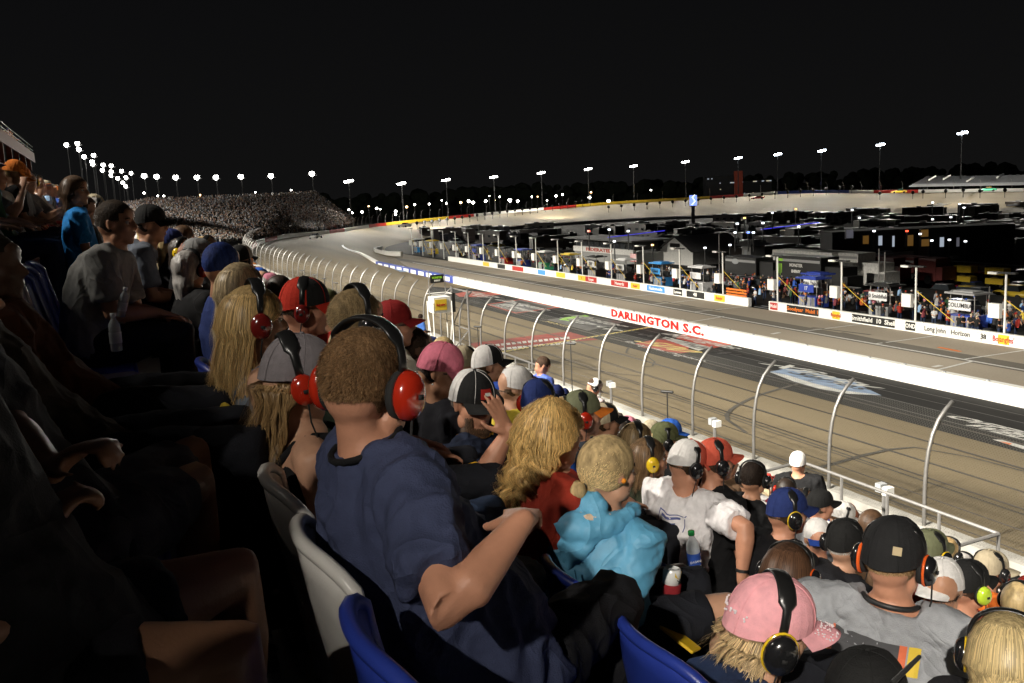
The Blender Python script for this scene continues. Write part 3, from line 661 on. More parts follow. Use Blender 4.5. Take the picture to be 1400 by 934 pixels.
for k, dz in ((0, .0), (.55, -.25), (1.1, .1)): k *= .5; b.add([(-.05, 3.4-k, 3.0), (-.05, 3.25-k, 3.0), (-.05, 3.28-k, 1.8+dz), (-.05, 3.34-k, 1.8+dz)], [(0, 1, 2, 3)])
b.add([(-.05, 3.7, 3.6), (-.05, 2.5, 3.6), (-.05, 2.6, 3.3), (-.05, 3.6, 3.35)], [(0, 1, 2, 3)]); b.build('claw_emblem', Mgrn, hs)
o = hauler(1012, 372, 73, 6.5, Mblk, 'black hauler with a small oval badge, left of the stage truck', 3.4)
b = MB(); b.loft([((-.05, 1, 2.8), (0, .7, 0), (0, 0, .35)), ((-.0, 1, 2.8), (0, .7, 0), (0, 0, .35))], 16); b.build('oval_badge', Mgray, o)
# yellow scissor lift and yellow box truck
for (x, y, lab) in ((1320, 372, 'yellow lift platform machine parked in the paddock'), (1364, 369, 'yellow two-deck cart near the right edge of the paddock')):
    a = PX(x, y, 90); o = thing('yellow_lift', lab, 'lift', (90, a.y, 0)); o.scale = (.55, .5, .62)
    b = MB(); b.box((0, 0, 1.0), (2, 4.6, 1.0)); b.build('base', Myel, o); b = MB(); b.box((0, 0, 2.8), (2, 4.9, 1.2)); b.build('platform', Myel, o)
    b = MB(); truss(b, [((-.8, -1.8, 1.5), (-.8, 1.8, 2.3)), ((-.8, 1.8, 1.5), (-.8, -1.8, 2.3))], .06); b.build('scissor_arm', Mdsteel, o)
    for sx in (-.8, .8):
        for sy in (-1.6, 1.6): b = MB(); b.tube([(sx-.1, sy, .4), (sx+.1, sy, .4)], .4, 10); b.build('wheel', Mrub, o)
# overhead wire
a, c = PX(1045, 340, 92), PX(1420, 365, 92)
tag(MB_o := (lambda b: (b.tube([a, c], .06, 4), b.build('overhead_cable', Mdsteel))[1])(MB()), 'dark cable strung across the paddock above the haulers', 'cable')
# flags and thin masts in the pits
for (x, y0, y1, lab) in ((870, 345, 395, 'thin pole flying a small striped flag'), (983, 320, 400, 'tall thin mast rising above the pits'), (1202, 340, 400, 'thin white mast behind the black pit box'), (1210, 345, 396, 'thin dark mast beside the white one'), (1353, 392, 452, 'yellowish pole beside the blue pit box')):
    t0_, b0 = PX(x, y0, 68), PX(x, y1, 68); o = thing('mast', lab, 'mast', (68, t0_.y, 0)); b = MB(); b.tube([(0, 0, 0), (0, 0, t0_.z)], .06, 6); b.build('pole', Msteel, o)
    if 'flag' in lab:
        b = MB()
        for k in range(7): b.box((0, .9+.0, t0_.z-.3-.17*k), (.03, 1.7, .085))
        b.build('flag', cm('red'), o); b = MB()
        for k in range(6): b.box((0, .9, t0_.z-.385-.17*k), (.03, 1.7, .08))
        b.build('flag_stripe', cm('white'), o)
# ================================================================== campers and motorhomes of the infield
def camper(kind):
    o = thing('motorhome', 'x', 'motorhome'); L, H, W = [(9, 3.3, 2.5), (6.5, 2.9, 2.3), (11, 3.7, 2.6), (5, 2.1, 2.0)][kind]
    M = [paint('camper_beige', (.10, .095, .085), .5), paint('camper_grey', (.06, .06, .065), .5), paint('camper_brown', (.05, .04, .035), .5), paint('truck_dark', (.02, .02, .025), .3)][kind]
    b = MB(); b.box((0, 0, .5+H/2), (W, L, H-.5)); b.box((0, -L/2-.6, 1.0), (W*.9, 1.3, 1.3)); b.build('body', M, o)
    for k in range(3): b = MB(); b.box((-W/2-.02, -L*.3+k*L*.3, H*.68), (.04, L*.12, .6)); b.build('window', Mwin, o)
    b = MB(); b.box((0, L*.1, H+.4), (1, 1.3, .3)); b.build('roof_unit', Mroof, o)
    for s in (-L*.35, L*.3): b = MB(); b.tube([(-W/2-.03, s, .45), (W/2+.03, s, .45)], .42, 10); b.build('wheel', Mrub, o)
    return o
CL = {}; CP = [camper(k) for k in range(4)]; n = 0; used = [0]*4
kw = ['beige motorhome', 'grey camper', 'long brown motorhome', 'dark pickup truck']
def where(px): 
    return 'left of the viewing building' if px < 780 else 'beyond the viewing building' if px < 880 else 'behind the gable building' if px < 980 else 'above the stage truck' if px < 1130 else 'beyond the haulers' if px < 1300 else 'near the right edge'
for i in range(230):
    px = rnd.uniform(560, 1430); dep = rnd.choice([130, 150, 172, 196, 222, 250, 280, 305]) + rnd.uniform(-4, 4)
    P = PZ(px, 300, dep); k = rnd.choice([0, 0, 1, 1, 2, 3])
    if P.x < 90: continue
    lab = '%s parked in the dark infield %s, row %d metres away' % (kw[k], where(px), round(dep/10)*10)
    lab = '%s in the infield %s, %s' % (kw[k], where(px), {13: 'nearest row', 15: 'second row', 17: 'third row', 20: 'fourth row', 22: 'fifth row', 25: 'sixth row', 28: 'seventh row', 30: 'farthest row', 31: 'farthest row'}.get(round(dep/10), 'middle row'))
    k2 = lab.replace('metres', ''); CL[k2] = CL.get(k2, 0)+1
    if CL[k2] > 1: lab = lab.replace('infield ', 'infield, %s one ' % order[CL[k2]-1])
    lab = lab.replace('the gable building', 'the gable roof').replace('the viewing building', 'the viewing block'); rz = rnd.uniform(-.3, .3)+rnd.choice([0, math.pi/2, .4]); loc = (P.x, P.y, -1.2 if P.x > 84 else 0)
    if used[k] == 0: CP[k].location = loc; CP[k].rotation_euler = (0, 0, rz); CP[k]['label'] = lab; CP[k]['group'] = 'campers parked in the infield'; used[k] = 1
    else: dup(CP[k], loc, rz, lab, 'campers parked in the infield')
# parked cars and carts of the paddock
def parked_car():
    o = thing('parked_car', 'x', 'car'); Mo = mat('car_paint_varied', (.5, .5, .5), .3, objcol=True, spec=.6, coat=.5)
    b = MB(); b.loft([((x, 0, (z0+z1)/2), (0, w_, 0), (0, 0, (z1-z0)*.6)) for x, z0, z1, w_ in [(-2.3, .4, .8, .7), (-2.1, .3, .95, .88), (-1, .25, 1.0, .92), (1, .25, .98, .92), (2.0, .3, .8, .86), (2.3, .35, .65, .65)]], 12); b.build('body', Mo, o, True)
    b = MB(); b.box((-.3, 0, 1.25), (2.4, 1.5, .6), taper=.72); b.build('cabin', Mwin, o); b = MB(); b.box((-.3, 0, 1.57), (1.6, 1.08, .05)); b.build('roof', Mo, o)
    for x in (-1.45, 1.45):
        for s in (-1, 1): b = MB(); b.tube([(x, s*.75, .33), (x, s*.95, .33)], .33, 12); b.build('wheel', Mrub, o)
    return o
PC = parked_car(); CC = [('white', (.6, .6, .6)), ('black', (.01, .01, .01)), ('silver', (.3, .31, .33)), ('red', (.35, .02, .02)), ('blue', (.03, .06, .3)), ('yellow', (.6, .42, .04)), ('grey', (.12, .12, .13))]
for i in range(84):
    if i < 50: px = rnd.uniform(600, 1400); X = rnd.choice([69.5, 69.5, 86, 89, 93, 104, 108]); P = PX(px, 425+(px-1050)*.155-30, X)
    else: px = rnd.uniform(1090, 1400); X = rnd.choice([86, 90, 106, 110, 114]); P = PX(px, 400, X)
    cn_, cc_ = rnd.choice(CC); q = PC if i == 0 else dup(PC); q.location = (X, P.y, -1.2 if X > 84 else 0); q.rotation_euler = (0, 0, rnd.choice([0, 1.57, -1.57, .4])+rnd.uniform(-.1, .1))
    for c in q.children: c.color = (*cc_, 1)
    q['label'] = '%s car parked behind the pits %s, between the %s and %s light poles' % (cn_, 'close to the crews' if X < 80 else 'farther back', order[i % 7 + 1], order[i % 7 + 2]) if 0 else '%s car %s, parked %s, %s away, near the %s pole' % (cn_, 'behind the crews' if X < 80 else 'in dark paddock', 'across' if abs(q.rotation_euler[2]) < 1 else 'lengthwise', 'far' if px < 900 else 'midway' if px < 1150 else 'not far', order[min(range(20), key=lambda k: abs(px_[k]-px))].replace(' (nearest)', '')); q['group'] = 'cars parked behind the pits'
# small lamps among the campers
lm = MB(); lm.box((0, 0, 2.3), (.12, .12, 2.4)); lmesh = lm.mesh('stem', [Mdsteel]); hm_ = MB(); hm_.box((0, 0, 3.6), (.26, .26, .2))
lh = {c: hm_.mesh('lamp_head', [mat('camp_lamp_'+c, (1, 1, 1), .5, emit=e, es=3)]) for c, e in (('white', (.9, .95, 1)), ('amber', (1, .55, .15)), ('red', (1, .08, .03)), ('blue', (.15, .25, 1)))}
LP = [(805, 316, 'red'), (859, 316, 'white'), (833, 314, 'white'), (1008, 306, 'white'), (1043, 305, 'white'), (1056, 291, 'white'), (1092, 310, 'white'), (1018, 298, 'amber'), (1088, 286, 'amber'), (1005, 318, 'white'), (1023, 318, 'blue'), (1030, 318, 'white'), (1175, 298, 'white'), (1165, 287, 'white'), (1275, 277, 'white'), (1275, 300, 'white'), (1300, 297, 'white'), (1312, 279, 'white'), (1318, 284, 'white'), (964, 339, 'white'), (998, 335, 'white'), (1258, 320, 'white'), (1274, 329, 'white'), (1298, 328, 'white'), (1320, 330, 'white'), (1195, 316, 'white'), (892, 335, 'amber'), (840, 330, 'white'), (1240, 316, 'red')]
for i, (x, y, c) in enumerate(LP):
    P = PZ(x, y, 150 if y < 305 else 125); o = thing('camp_lamp', 'small %s lamp glowing in the dark infield %s' % (c, where(x)), 'lamp', (P.x, P.y, P.z-3.6), group='lamps glowing in the infield')
    link('stem', lmesh, o); link('lamp_head', lh[c], o)
for (x, y, Z, Lh, c, lab) in ((870, 320, 160, 5.0, 'blue', 'thin blue light strip on a camper awning above the viewing building'), (1080, 309, 160, 5.2, 'blue', 'faint blue light strip on an awning above the hut')):
    P = PZ(x, y, Z); b = MB(); b.box((0, 0, 0), (Lh*2, .15, .12), Matrix.Rotation(-.22, 3, 'Z') @ Matrix.Rotation(-.06, 3, 'Y')); o = b.build('light_strip', mat('strip_blue', (.1, .1, .3), .5, emit=(.06, .05, .8), es=.8), None, loc=P); tag(o, lab, 'light strip')
# lit windows of the garage row
for (x, y, wd, hh_, M, lab) in ((1183, 328, 1.5, 1.3, Mlito, 'dim amber window'), (1203, 329, 1.0, 1.5, Mlitw, 'pale blue lit doorway'), (1221, 330, .6, 1.7, Mlitw, 'narrow lit doorway'), (1243, 329, 1.8, 1.7, Mlito, 'amber window under a red lamp'), (1263, 319, 2.0, 1.1, Mlito, 'yellow sign above the amber window'), (1264, 332, 2.0, 1.1, Mlito, 'amber window below the yellow sign'), (1287, 331, 1.1, 1.5, Mlitw, 'pale lit doorway right of the amber windows'), (1309, 331, .8, 1.4, mat('lit_window_dim', (.1, .1, .1), .4, emit=(.5, .5, .6), es=.15), 'dim grey window in the garage row'), (1161, 320, 1.8, 1.3, MATS['lit_window_dim'], 'grey hanging sign panel over the garages')):
    if 'blah' in lab: continue
    P = PZ(x, y, 128); b = MB(); b.box((0, 0, 0), (wd*.6, .1, hh_*.85), Matrix.Rotation(-YAW, 3, 'Z')); fr = thing('garage_opening', lab+' in the row of dark garages', 'window', P); b.build('pane', M, fr)
    b = MB()
    for sx in (-1, 1): b.box((sx*(wd*.3+.07), 0, 0), (.10, .2, hh_*.85+.2), Matrix.Rotation(-YAW, 3, 'Z'))
    b.build('frame', Mdsteel, fr)
g0, g1 = PZ(1150, 333, 129.5), PZ(1400, 340, 129.5)
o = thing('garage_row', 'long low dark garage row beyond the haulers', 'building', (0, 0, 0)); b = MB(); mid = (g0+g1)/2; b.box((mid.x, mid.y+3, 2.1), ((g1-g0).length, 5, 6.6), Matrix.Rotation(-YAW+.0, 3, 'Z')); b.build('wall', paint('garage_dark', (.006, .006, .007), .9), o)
# ================================================================== inside-wall reflector posts
rp = MB(); rp.tube([(0, 0, 0), (0, 0, 1.9)], .09, 6); rpm = rp.mesh('post', [Mblk]); rb = MB(); rb.ell((0, 0, 2.2), (.55, .55, .6), n=8, m=6); rbm = rb.mesh('lamp_housing', [Mblk], True)
inner_p = []; i_ = 0
for (x, y) in [(570+i*10.3, 305-i*1.35) for i in range(24)] + [(832+i*17.5, 283-i*1.45) for i in range(20)] + [(1203, 264), (1248, 263), (1262, 262), (1293, 261), (1317, 260), (1340, 261), (1374, 260)]:
    Z = np.interp(x, [515, 648, 788, 850, 950, 1085, 1213, 1400], [300, 347, 372, 377, 372, 357, 312, 272]); P = PZ(x, y, Z)
    if P.z < 2: P.z = 2
    o = thing('inside_lamp_post', 'round dark lamp housing on a short post along the inside of the far track', 'lamp post', (P.x, P.y, P.z-2.2), group='round lamp posts on the inside of the far track')
    a = link('post', rpm, o); a.scale = (1, 1, 1); link('lamp_housing', rbm, o)
    if int(x) % 5 == 0 or x > 1200 and int(x) % 3 == 0:
        dz_ = Vector((P.x, P.y, 0))-Vector((0, 0, 0)); dz_.normalize(); spot((P.x, P.y, P.z+.8), (P.x+dz_.x*28, P.y+dz_.y*28, 5.5), 19000 if x < 1190 else 7000, R(56), .5, .5, (1, .95, .84))
# ================================================================== track lights
def lightpole(px, py, Z, label, base=None, n=2, cool=False, lit=True, beam=None, sz=1.0, grp='floodlight poles round the track'):
    P = PZ(px, py, Z); zb_ = base if base is not None else 3.0
    o = thing('floodlight_pole', label, 'floodlight', (P.x, P.y, zb_), group=grp); h = P.z-zb_; sz *= .62
    o.rotation_euler = (0, 0, -YAW)
    b = MB(); b.tube([(0, 0, 0), (0, 0, h*.5), (0, 0, h)], [.45*sz, .34*sz, .24*sz], 8); b.build('pole', Mdsteel, o)
    b = MB(); b.box((0, 0, h+.1), (4.4*sz, .3, .25)); b.build('cross_arm', Mdsteel, o)
    for k in range(n):
        b = MB(); x = (k-(n-1)/2)*(3.9/n)*sz
        for j in (-.6, .0, .6): b.ell((x+j*(1.5 if n == 2 else .9)*sz, -.5, h+.35*(1+k % 2)+(.5*abs(j) if n == 1 else 0)), (.6*sz if n == 2 else .75*sz, .35, (.5 if n == 2 else .95)*sz), n=8, m=5)
        b.build('lamp', Mglowb if cool else Mglow, o)
    if beam:
        tgt, pw_, half = beam; spot((P.x, P.y, P.z+.5) , tgt, pw_, half, .4, 1.0, (1, .96, .86) if cool else (1, .95, .84))
    return o
def wallat(px): 
    Z = float(np.interp(px, [362, 400, 450, 515, 648, 788, 850, 950, 1085, 1213, 1400], [238, 265, 290, 330, 375, 400, 405, 400, 385, 340, 300])); y = float(np.interp(px, [362, 400, 450, 515, 648, 788, 850, 950, 1085, 1213, 1400], [326, 319.5, 315, 306, 292.5, 280, 275, 269.5, 261, 260, 257.5]))
    return PZ(px, y, Z), Z
farp = [(477, 250), (549, 253), (610, 248), (675, 244), (740, 238), (804, 233), (866, 229), (937, 223), (1009, 218), (1063, 213), (1123, 208), (1203, 200), (1315, 184), (1425, 172)]
for i, (x, y) in enumerate(farp):
    W_, Z = wallat(min(x, 1400)); tgt = W_+ (O-W_).normalized()*14; tgt.z = 2
    lightpole(x, y, Z+14, 'tall twin-lamp floodlight pole beyond the far wall, %s from the left in that row' % order[i].replace(' (nearest)', ''), n=2, cool=i > 7, beam=(tgt, 150000, R(34)), sz=1.1 if i < 12 else 1.25)
for i, (x, y) in enumerate([(198, 243), (215, 244), (241, 245), (270, 245), (296, 245), (330, 244), (371, 243), (427, 240)]):
    bm = None
    if i < 5: bm = (PZ(225+28*i, 300, 235+12*i), 260000, R(44))
    if i in (5, 6, 7): W_, Z = wallat(362+40*(i-5)); bm = (W_+Vector((12, -4, -6)), 130000, R(28))
    lightpole(x, y, 330, 'single bright floodlight above the far curved stand, %s from the left' % order[i].replace(' (nearest)', ''), base=10, n=1, beam=bm, sz=1.15, grp='floodlights above the curved stand')
cl = [(107, 199, 300), (92, 201, 300.5), (109, 207, 300), (129, 215, 320), (116, 217, 320.5), (127, 224, 321), (142, 228, 340), (141, 235, 341), (153, 229, 350), (153, 237, 352), (167, 236, 365), (162, 246, 368), (173, 245, 372), (169, 252, 376), (173, 257, 380), (180, 239, 385), (153, 242, 352), (128, 227, 322)]
for i, (x, y, Z) in enumerate(cl):
    lightpole(x, y, Z, 'bright floodlight in the cluster at the top of the stand, %s from the left' % order[min(19, i)].replace(' (nearest)', ''), base=12, n=1, sz=.9, grp='floodlights clustered behind the stand')
# distant parking and street lamps
dm = MB(); dm.ell((0, 0, 0), (1, 1, 1), n=8, m=6); dme = {True: dm.mesh('lamp', [Mglow], True), False: dm.mesh('lamp', [mat('lamp_glow_amber', (1, 1, 1), .5, emit=(1, .6, .25), es=10)], True)}
st_ = MB(); st_.tube([(0, 0, -14), (0, 0, 0)], .2, 5); stm = st_.mesh('pole', [Mdsteel])
DL = [(477, 287, .7), (481, 291, .9), (495, 290, .9), (504, 282, .6), (515, 285, .9), (520, 286, .5), (541, 289, 1), (541, 293, .8), (556, 283, 1), (567, 280, .8), (587, 279, .8), (604, 274, .5), (611, 278, .9), (630, 277, 1), (641, 275, 1.2), (647, 277, 1.2), (664, 275, 1), (669, 268, .4), (677, 274, .4), (683, 269, .5), (697, 274, 1.4), (708, 275, 1), (727, 269, .5), (735, 269, .5), (748, 274, .6), (760, 268, .8), (769, 266, .7), (806, 270, 1.1), (808, 263, .7), (832, 275, 1.2), (197, 264, .8), (216, 268, .7), (224, 268, .7), (273, 267, 1), (349, 263, .6), (398, 260, .6), (890, 260, .6)]
for i, (x, y, s) in enumerate(DL):
    P = PZ(x, y, 520); o = thing('distant_lamp', 'small bright lamp on the dark horizon %s' % ('above the curved stand' if x < 460 else 'between the curved stand and the pits' if x < 640 else 'above the yellow wall section' if x < 740 else 'beyond the far straight'), 'lamp', P, group='lamps on the horizon')
    a = link('lamp', dme[(i*7) % 5 != 1], o); a.scale = (s*.72, s*.72, s*.6); link('pole', stm, o)
# dark treeline
b = MB()
for i in range(900):
    px = rnd.uniform(430, 1450); P = PZ(px, 286-.047*(px-150)+rnd.uniform(-1, 30), 640+rnd.uniform(0, 60)); s = rnd.uniform(2, 5)
    if P.z > 18: P.z = rnd.uniform(5, 18)
    b.ell(P, (s*1.3, s, s), n=6, m=4)
stuff(b.build('treeline', mat('dark_foliage', (.012, .018, .008), .9)))
# ================================================================== buildings beyond the far straight
P0 = PZ(962, 268, 470); P1 = PZ(1048, 262, 470)
o = thing('tower_building', 'dark building beyond the far straight with scattered lit windows and a reddish tower', 'building', ((P0+P1)/2).to_tuple()); 
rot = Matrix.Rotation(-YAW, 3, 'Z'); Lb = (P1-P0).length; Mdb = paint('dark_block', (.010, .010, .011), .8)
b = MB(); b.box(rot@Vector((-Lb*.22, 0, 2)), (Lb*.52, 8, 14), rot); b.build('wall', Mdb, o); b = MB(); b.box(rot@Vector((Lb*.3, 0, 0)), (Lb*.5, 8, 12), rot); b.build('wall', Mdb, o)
b = MB(); b.box(rot@Vector((Lb*.02, -4.3, 4)), (4, 1.5, 14), rot); b.build('stair_tower', mat('brick_tower_glow', (.15, .03, .02), .8, emit=(.2, .03, .01), es=.12), o)  # faint red glow put into the brick, stands in for light on it
for i in range(26):
    u_ = rnd.uniform(-.46, .52)*Lb; z_ = rnd.choice([-1, 2.5, 5.5, 7.8]) if u_ < 0 else rnd.choice([0, 5.6, 5.6])
    b = MB(); b.box(rot@Vector((u_, -4.2, z_)), (rnd.choice([.5, .8, 1.6]), .2, .45), rot); b.build('window', rnd.choice([Mwinl, Mlitw, Mlitw]), o)
# far grandstand on the right
o = thing('far_grandstand', 'pale empty grandstand beyond the far wall at the right edge', 'grandstand'); 
for k in range(12):
    t = k/12; A = PZ(1243+t*25, 254-t*14, 330+k*1.6); C = PZ(1480, 250-t*13, 300+k*1.6); b = MB(); d = Vector((.3, .8, 0)); b.quad(A, C, C+d+Vector((0, 0, .0)), A+d); b.quad(A-Vector((0, 0, .4)), C-Vector((0, 0, .4)), C, A); b.build('seat_row', paint('aluminium_row', (.16, .17, .19), .4) if k > 2 else paint('pale_row', (.4, .42, .44), .4), o)
for (x, y) in ((1270, 246), (1290, 245), (1322, 248), (1363, 243)):
    P = PZ(x, y, 312); Q = PZ(x+9, y-5, 320); b = MB(); b.tube([P, Q], .3, 5); b.build('stair', Mwhite, o)
# display pylon
P = PZ(948, 288, 330); o = thing('scoring_pylon', 'bright blue and white video pylon standing in the infield', 'screen', P); ht = (PZ(948, 270, 330)-P).length
b = MB(); b.box((0, 0, ht/2+1.2), (2.4*1, .8, ht-1), rot); b.build('screen', mat('led_blue', (.1, .1, .3), .4, emit=(.25, .38, 1), es=1.3, noise=.5), o); b = MB(); b.box((0, .2, -6), (1.2, .5, 16), rot); b.build('mast', Mdsteel, o)
b = MB(); b.tube([rot@Vector((-.6, -.45, 2)), rot@Vector((.5, -.45, 3.2)), rot@Vector((-.4, -.45, 4.6)), rot@Vector((.5, -.45, 5.4))], .22, 5); b.build('figure_on_screen', mat('led_white', (1, 1, 1), .5, emit=(.9, .95, 1), es=1.4), o)
# ================================================================== race cars on the far banking
def race_car(px, py, Z, c1, c2, label, rz):
    P = PZ(px, py, Z); o = thing('race_car', label, 'race car', (P.x, P.y, P.z-.5), rz)
    b = MB(); prof_ = [(-2.5, .35, .75, .95), (-1.9, .3, .9, 1), (-.6, .3, .95, 1), (.9, .3, .92, 1), (1.8, .3, .75, .98), (2.5, .25, .55, .9)]
    secs = []
    for x, z0, z1, w_ in prof_: secs.append(((x, 0, (z0+z1)/2), (0, w_, 0), (0, 0, (z1-z0)*.62)))
    b.loft(secs, 12); b.build('body', c1, o, True)
    b = MB(); b.box((-.4, 0, 1.1), (2.0, 1.45, .5), taper=.72); b.build('cabin', Mwin, o); b = MB(); b.box((-.45, 0, 1.37), (1.3, 1.05, .06)); b.build('roof', c2, o)
    for x in (-1.55, 1.5):
        for s in (-1, 1): w_ = MB(); w_.tube([(x, s*.78, .34), (x, s*1.0, .34)], .34, 12); w_.build('wheel', Mrub, o)
    b = MB(); b.box((-2.5, 0, 1.05), (.3, 1.7, .06)); b.box((-2.5, -.7, .95), (.2, .05, .25)); b.box((-2.5, .7, .95), (.2, .05, .25)); b.build('spoiler', Mblk, o)
    for s in (-.6, .6): b = MB(); b.box((2.42, s, .6), (.12, .3, .12)); b.build('headlight', Mwhite2, o)
race_car(432, 323.5, 245, Mwhite, Mblk, 'white race car speeding through the turn below the curved stand', 1.0)
race_car(1036, 270.5, 370, cm('red'), Myel, 'red, white and yellow race car on the far straight', 2.4); race_car(1229, 262.3, 320, Myel, cm('green'), 'yellow and green race car on the far straight', 2.4); race_car(1350, 259.8, 290, cm('green'), Myel, 'green and black race car at the far right of the far straight', 2.4)
race_car(553, 308.5, 290, Mwhite, cm('red'), 'white and red race car beyond the end of pit road', 2.0)
# advert painted at the turn entry
def GP(px, py): return PG(px, py, 0.6)
def gp2(pts, M, z): b = MB(); b.add([PG(x, y, z) for x, y in pts], [tuple(range(len(pts)))]); return struct(b.build('painted_advert', M))
gp2([(432, 346), (460, 333.5), (475, 334), (468, 338), (466, 346)], Mblk, .9); gp2([(427, 353), (431, 347), (464, 343.5), (467, 350)], Mye, .92); gp2([(446, 350.5), (450, 347.5), (457, 347), (455, 349.5)], Mrd, 1.0)
for k in range(3): gp2([(447+k*7, 343), (449+k*7, 343), (461+k*4, 335.5), (459+k*4, 335.5)], Mgrn, 1.0)
gp2([(440, 352.5), (470, 352.5), (560, 371), (548, 372)], Mlb, .45)
# ================================================================== curved stand with its crowd
o = thing('curved_grandstand', 'huge packed grandstand curving round the far turn under the row of floodlights', 'grandstand')
bp_ = [(180, 330, 150), (250, 335, 165), (300, 332, 180), (345, 329, 205), (400, 318.5, 262), (440, 314.5, 288), (484, 308, 318)]
tp_ = [(150, 283, 215), (205, 274, 235), (262, 271.5, 255), (330, 268.5, 278), (385, 266, 300), (430, 263, 318), (486, 303, 322)]
B1 = [PZ(*q) for q in bp_]; T1 = [PZ(*q) for q in tp_]
def along(P, t): t = min(.9999, max(0, t))*(len(P)-1); i = int(t); return P[i].lerp(P[i+1], t-i)
NR = 34
for k in range(NR):
    b = MB()
    for j in range(24):
        a, c = j/24, (j+1)/24
        a0, a1 = along(B1, a).lerp(along(T1, a), k/NR), along(B1, a).lerp(along(T1, a), (k+1)/NR); c0, c1_ = along(B1, c).lerp(along(T1, c), k/NR), along(B1, c).lerp(along(T1, c), (k+1)/NR)
        u0 = Vector((a1.x, a1.y, a0.z)); u1 = Vector((c1_.x, c1_.y, c0.z)); b.quad(a0, c0, u1, u0); b.quad(u0, u1, c1_, a1)
    b.build('row', MATS.get('row_dark') or paint('row_dark', (.035, .035, .035), .8), o)
b = MB(); pal = []
for i in range(11000):
    t, s = rnd.random(), (int(rnd.random()*NR)+.3)/NR
    P = along(B1, t).lerp(along(T1, t), s); hgt = rnd.uniform(.5, .9); 
    b.box((P.x, P.y, P.z+hgt/2), (.30, .34, hgt*.8)); b.ell((P.x, P.y, P.z+hgt*.8+.16), (.12, .12, .15), n=4, m=3)
me = b.mesh('seated_crowd', [mat('crowd_colour', (.5, .5, .5), .8, attr='col')]); ca = me.color_attributes.new('col', 'FLOAT_COLOR', 'CORNER')
pal = [(.28, .28, .28), (.05, .05, .05), (.10, .10, .11), (.03, .04, .07), (.16, .155, .15), (.14, .06, .05), (.36, .36, .35), (.03, .03, .03), (.06, .055, .05), (.02, .02, .02), (.22, .17, .11), (.3, .2, .13)]
arr = []
perb, perh = 24, sum(len(f) for f in (lambda q: (q.ell((0, 0, 0), (1, 1, 1), n=4, m=3), q.f)[1])(MB()))
for i in range(11000):
    c = rnd.choice(pal); h_ = rnd.choice([(.3, .2, .15), (.05, .04, .03), (.4, .4, .4), (.25, .17, .12)]); arr += [(*c, 1)]*perb+[(*h_, 1)]*perh
ca.data.foreach_set('color', np.array(arr, dtype=np.float32).ravel()); link('seated_crowd', me, o)['kind'] = 'stuff'
# ================================================================== the stand we sit in
gs = thing('near_grandstand', 'steep grandstand of stepped rows looking down on the front straight', 'grandstand')
Mtread = GM('tread_metal', (.34, .34, .34), (.46, .46, .45), 2, 20, .55, (1, .2, 1)); Mriser = paint('riser_dark', (.09, .09, .09), .7)
for r in range(-13, RN+1):
    x0, z = seatx(r)-.33, floorz(r); L = 131
    b = MB(); b.box((x0+.39, L/2-9, z-.06), (.776, L, .12)); b.build('tread', Mtread, gs)
    b = MB(); b.box((x0+.78-.02, L/2-9, z-.06-.2), (.03, L, .27)); b.build('riser', Mriser, gs)
    if r in (0, 1):
        for k in range(5): b = MB(); b.box((x0+.12+.15*k, 1.8, z+.004), (.13, 9, .012)); b.build('plank', Mtread, gs)
b = MB(); b.box((9.35, 50, floorz(RN)-.06), (1.25, 131, .12)); b.build('walkway', Mtread, gs)
# upper deck (near stretch is unseen, its edge placed to shade the upper rows)
def deck(y0, y1, label):
    o = thing('upper_deck', label, 'upper deck', (-9.3 if y0 < 0 else -9, y0, EYE)); L = y1-y0
    b = MB(); b.box((-2.5, L/2, 7.7), (5, L, .5)); b.build('floor_slab', Mriser, o)
    b = MB(); b.box((.05, L/2, 7.5), (.12, L, 1.3)); b.build('fascia', paint('rust_orange', (.17, .035, .010), .8), o)
    for k in range(int(L/9)+1):
        b = MB(); b.box((-.2, k*9+.3, -.5), (.5, .5, 15.4)); b.build('column', MATS['rust_orange'], o)
    for z in (8.5, 9.0):
        b = MB(); b.tube([(0, 0, z), (0, L, z)], .04, 5); b.build('rail', Msteel, o)
    return o
deck(-60, 14, 'unseen upper deck stretch behind the photographer, its edge set to shade the rows')
deck(88, 150, 'orange edged upper deck with people standing along its rail, at the top left')
# ================================================================== people: materials
SK = {}
def skin(tone):
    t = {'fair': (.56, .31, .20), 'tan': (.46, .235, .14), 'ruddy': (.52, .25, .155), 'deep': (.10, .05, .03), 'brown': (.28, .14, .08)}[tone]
    return mat('skin_'+tone, t, .48, noise=.12, nscale=14, bump=.12, bscale=160, spec=.4)
def cloth(name, c, rough=.85, crease=.42): return mat('cloth_'+name, c, rough, noise=.10, nscale=40, bump=.3, bscale=260, spec=.2, crease=0 if name.startswith('cap') else crease)
Mskin_oc = mat('skin_varied', (.5, .3, .2), .5, objcol=True, noise=.1, nscale=14, spec=.35); Mcl_oc = mat('cloth_varied', (.5, .5, .5), .85, objcol=True, noise=.12, nscale=30, spec=.2, crease=.5)
Mhair_oc = mat('hair_varied', (.2, .1, .05), .45, objcol=True, noise=.35, nscale=40, stretch=(1, 1, .25), bump=.4, bscale=120)
def hairmat(n, c): return mat('hair_'+n, tuple(.8*q for q in c), .7, noise=.45, nscale=55, stretch=(1, 1, .3), bump=.5, bscale=150, spec=.15, attr=None)
def strandmat(n): return mat('strand_'+n, (.5, .4, .3), .42, attr='col', spec=.35)
Meye = mat('eye_white', (.6, .58, .55), .2); Miris = mat('eye_dark', (.02, .015, .01), .2); Mlip = mat('lip', (.36, .13, .10), .5)
Mpl = lambda c, nm: mat('gloss_'+nm, c, .18, spec=.6, coat=.6)
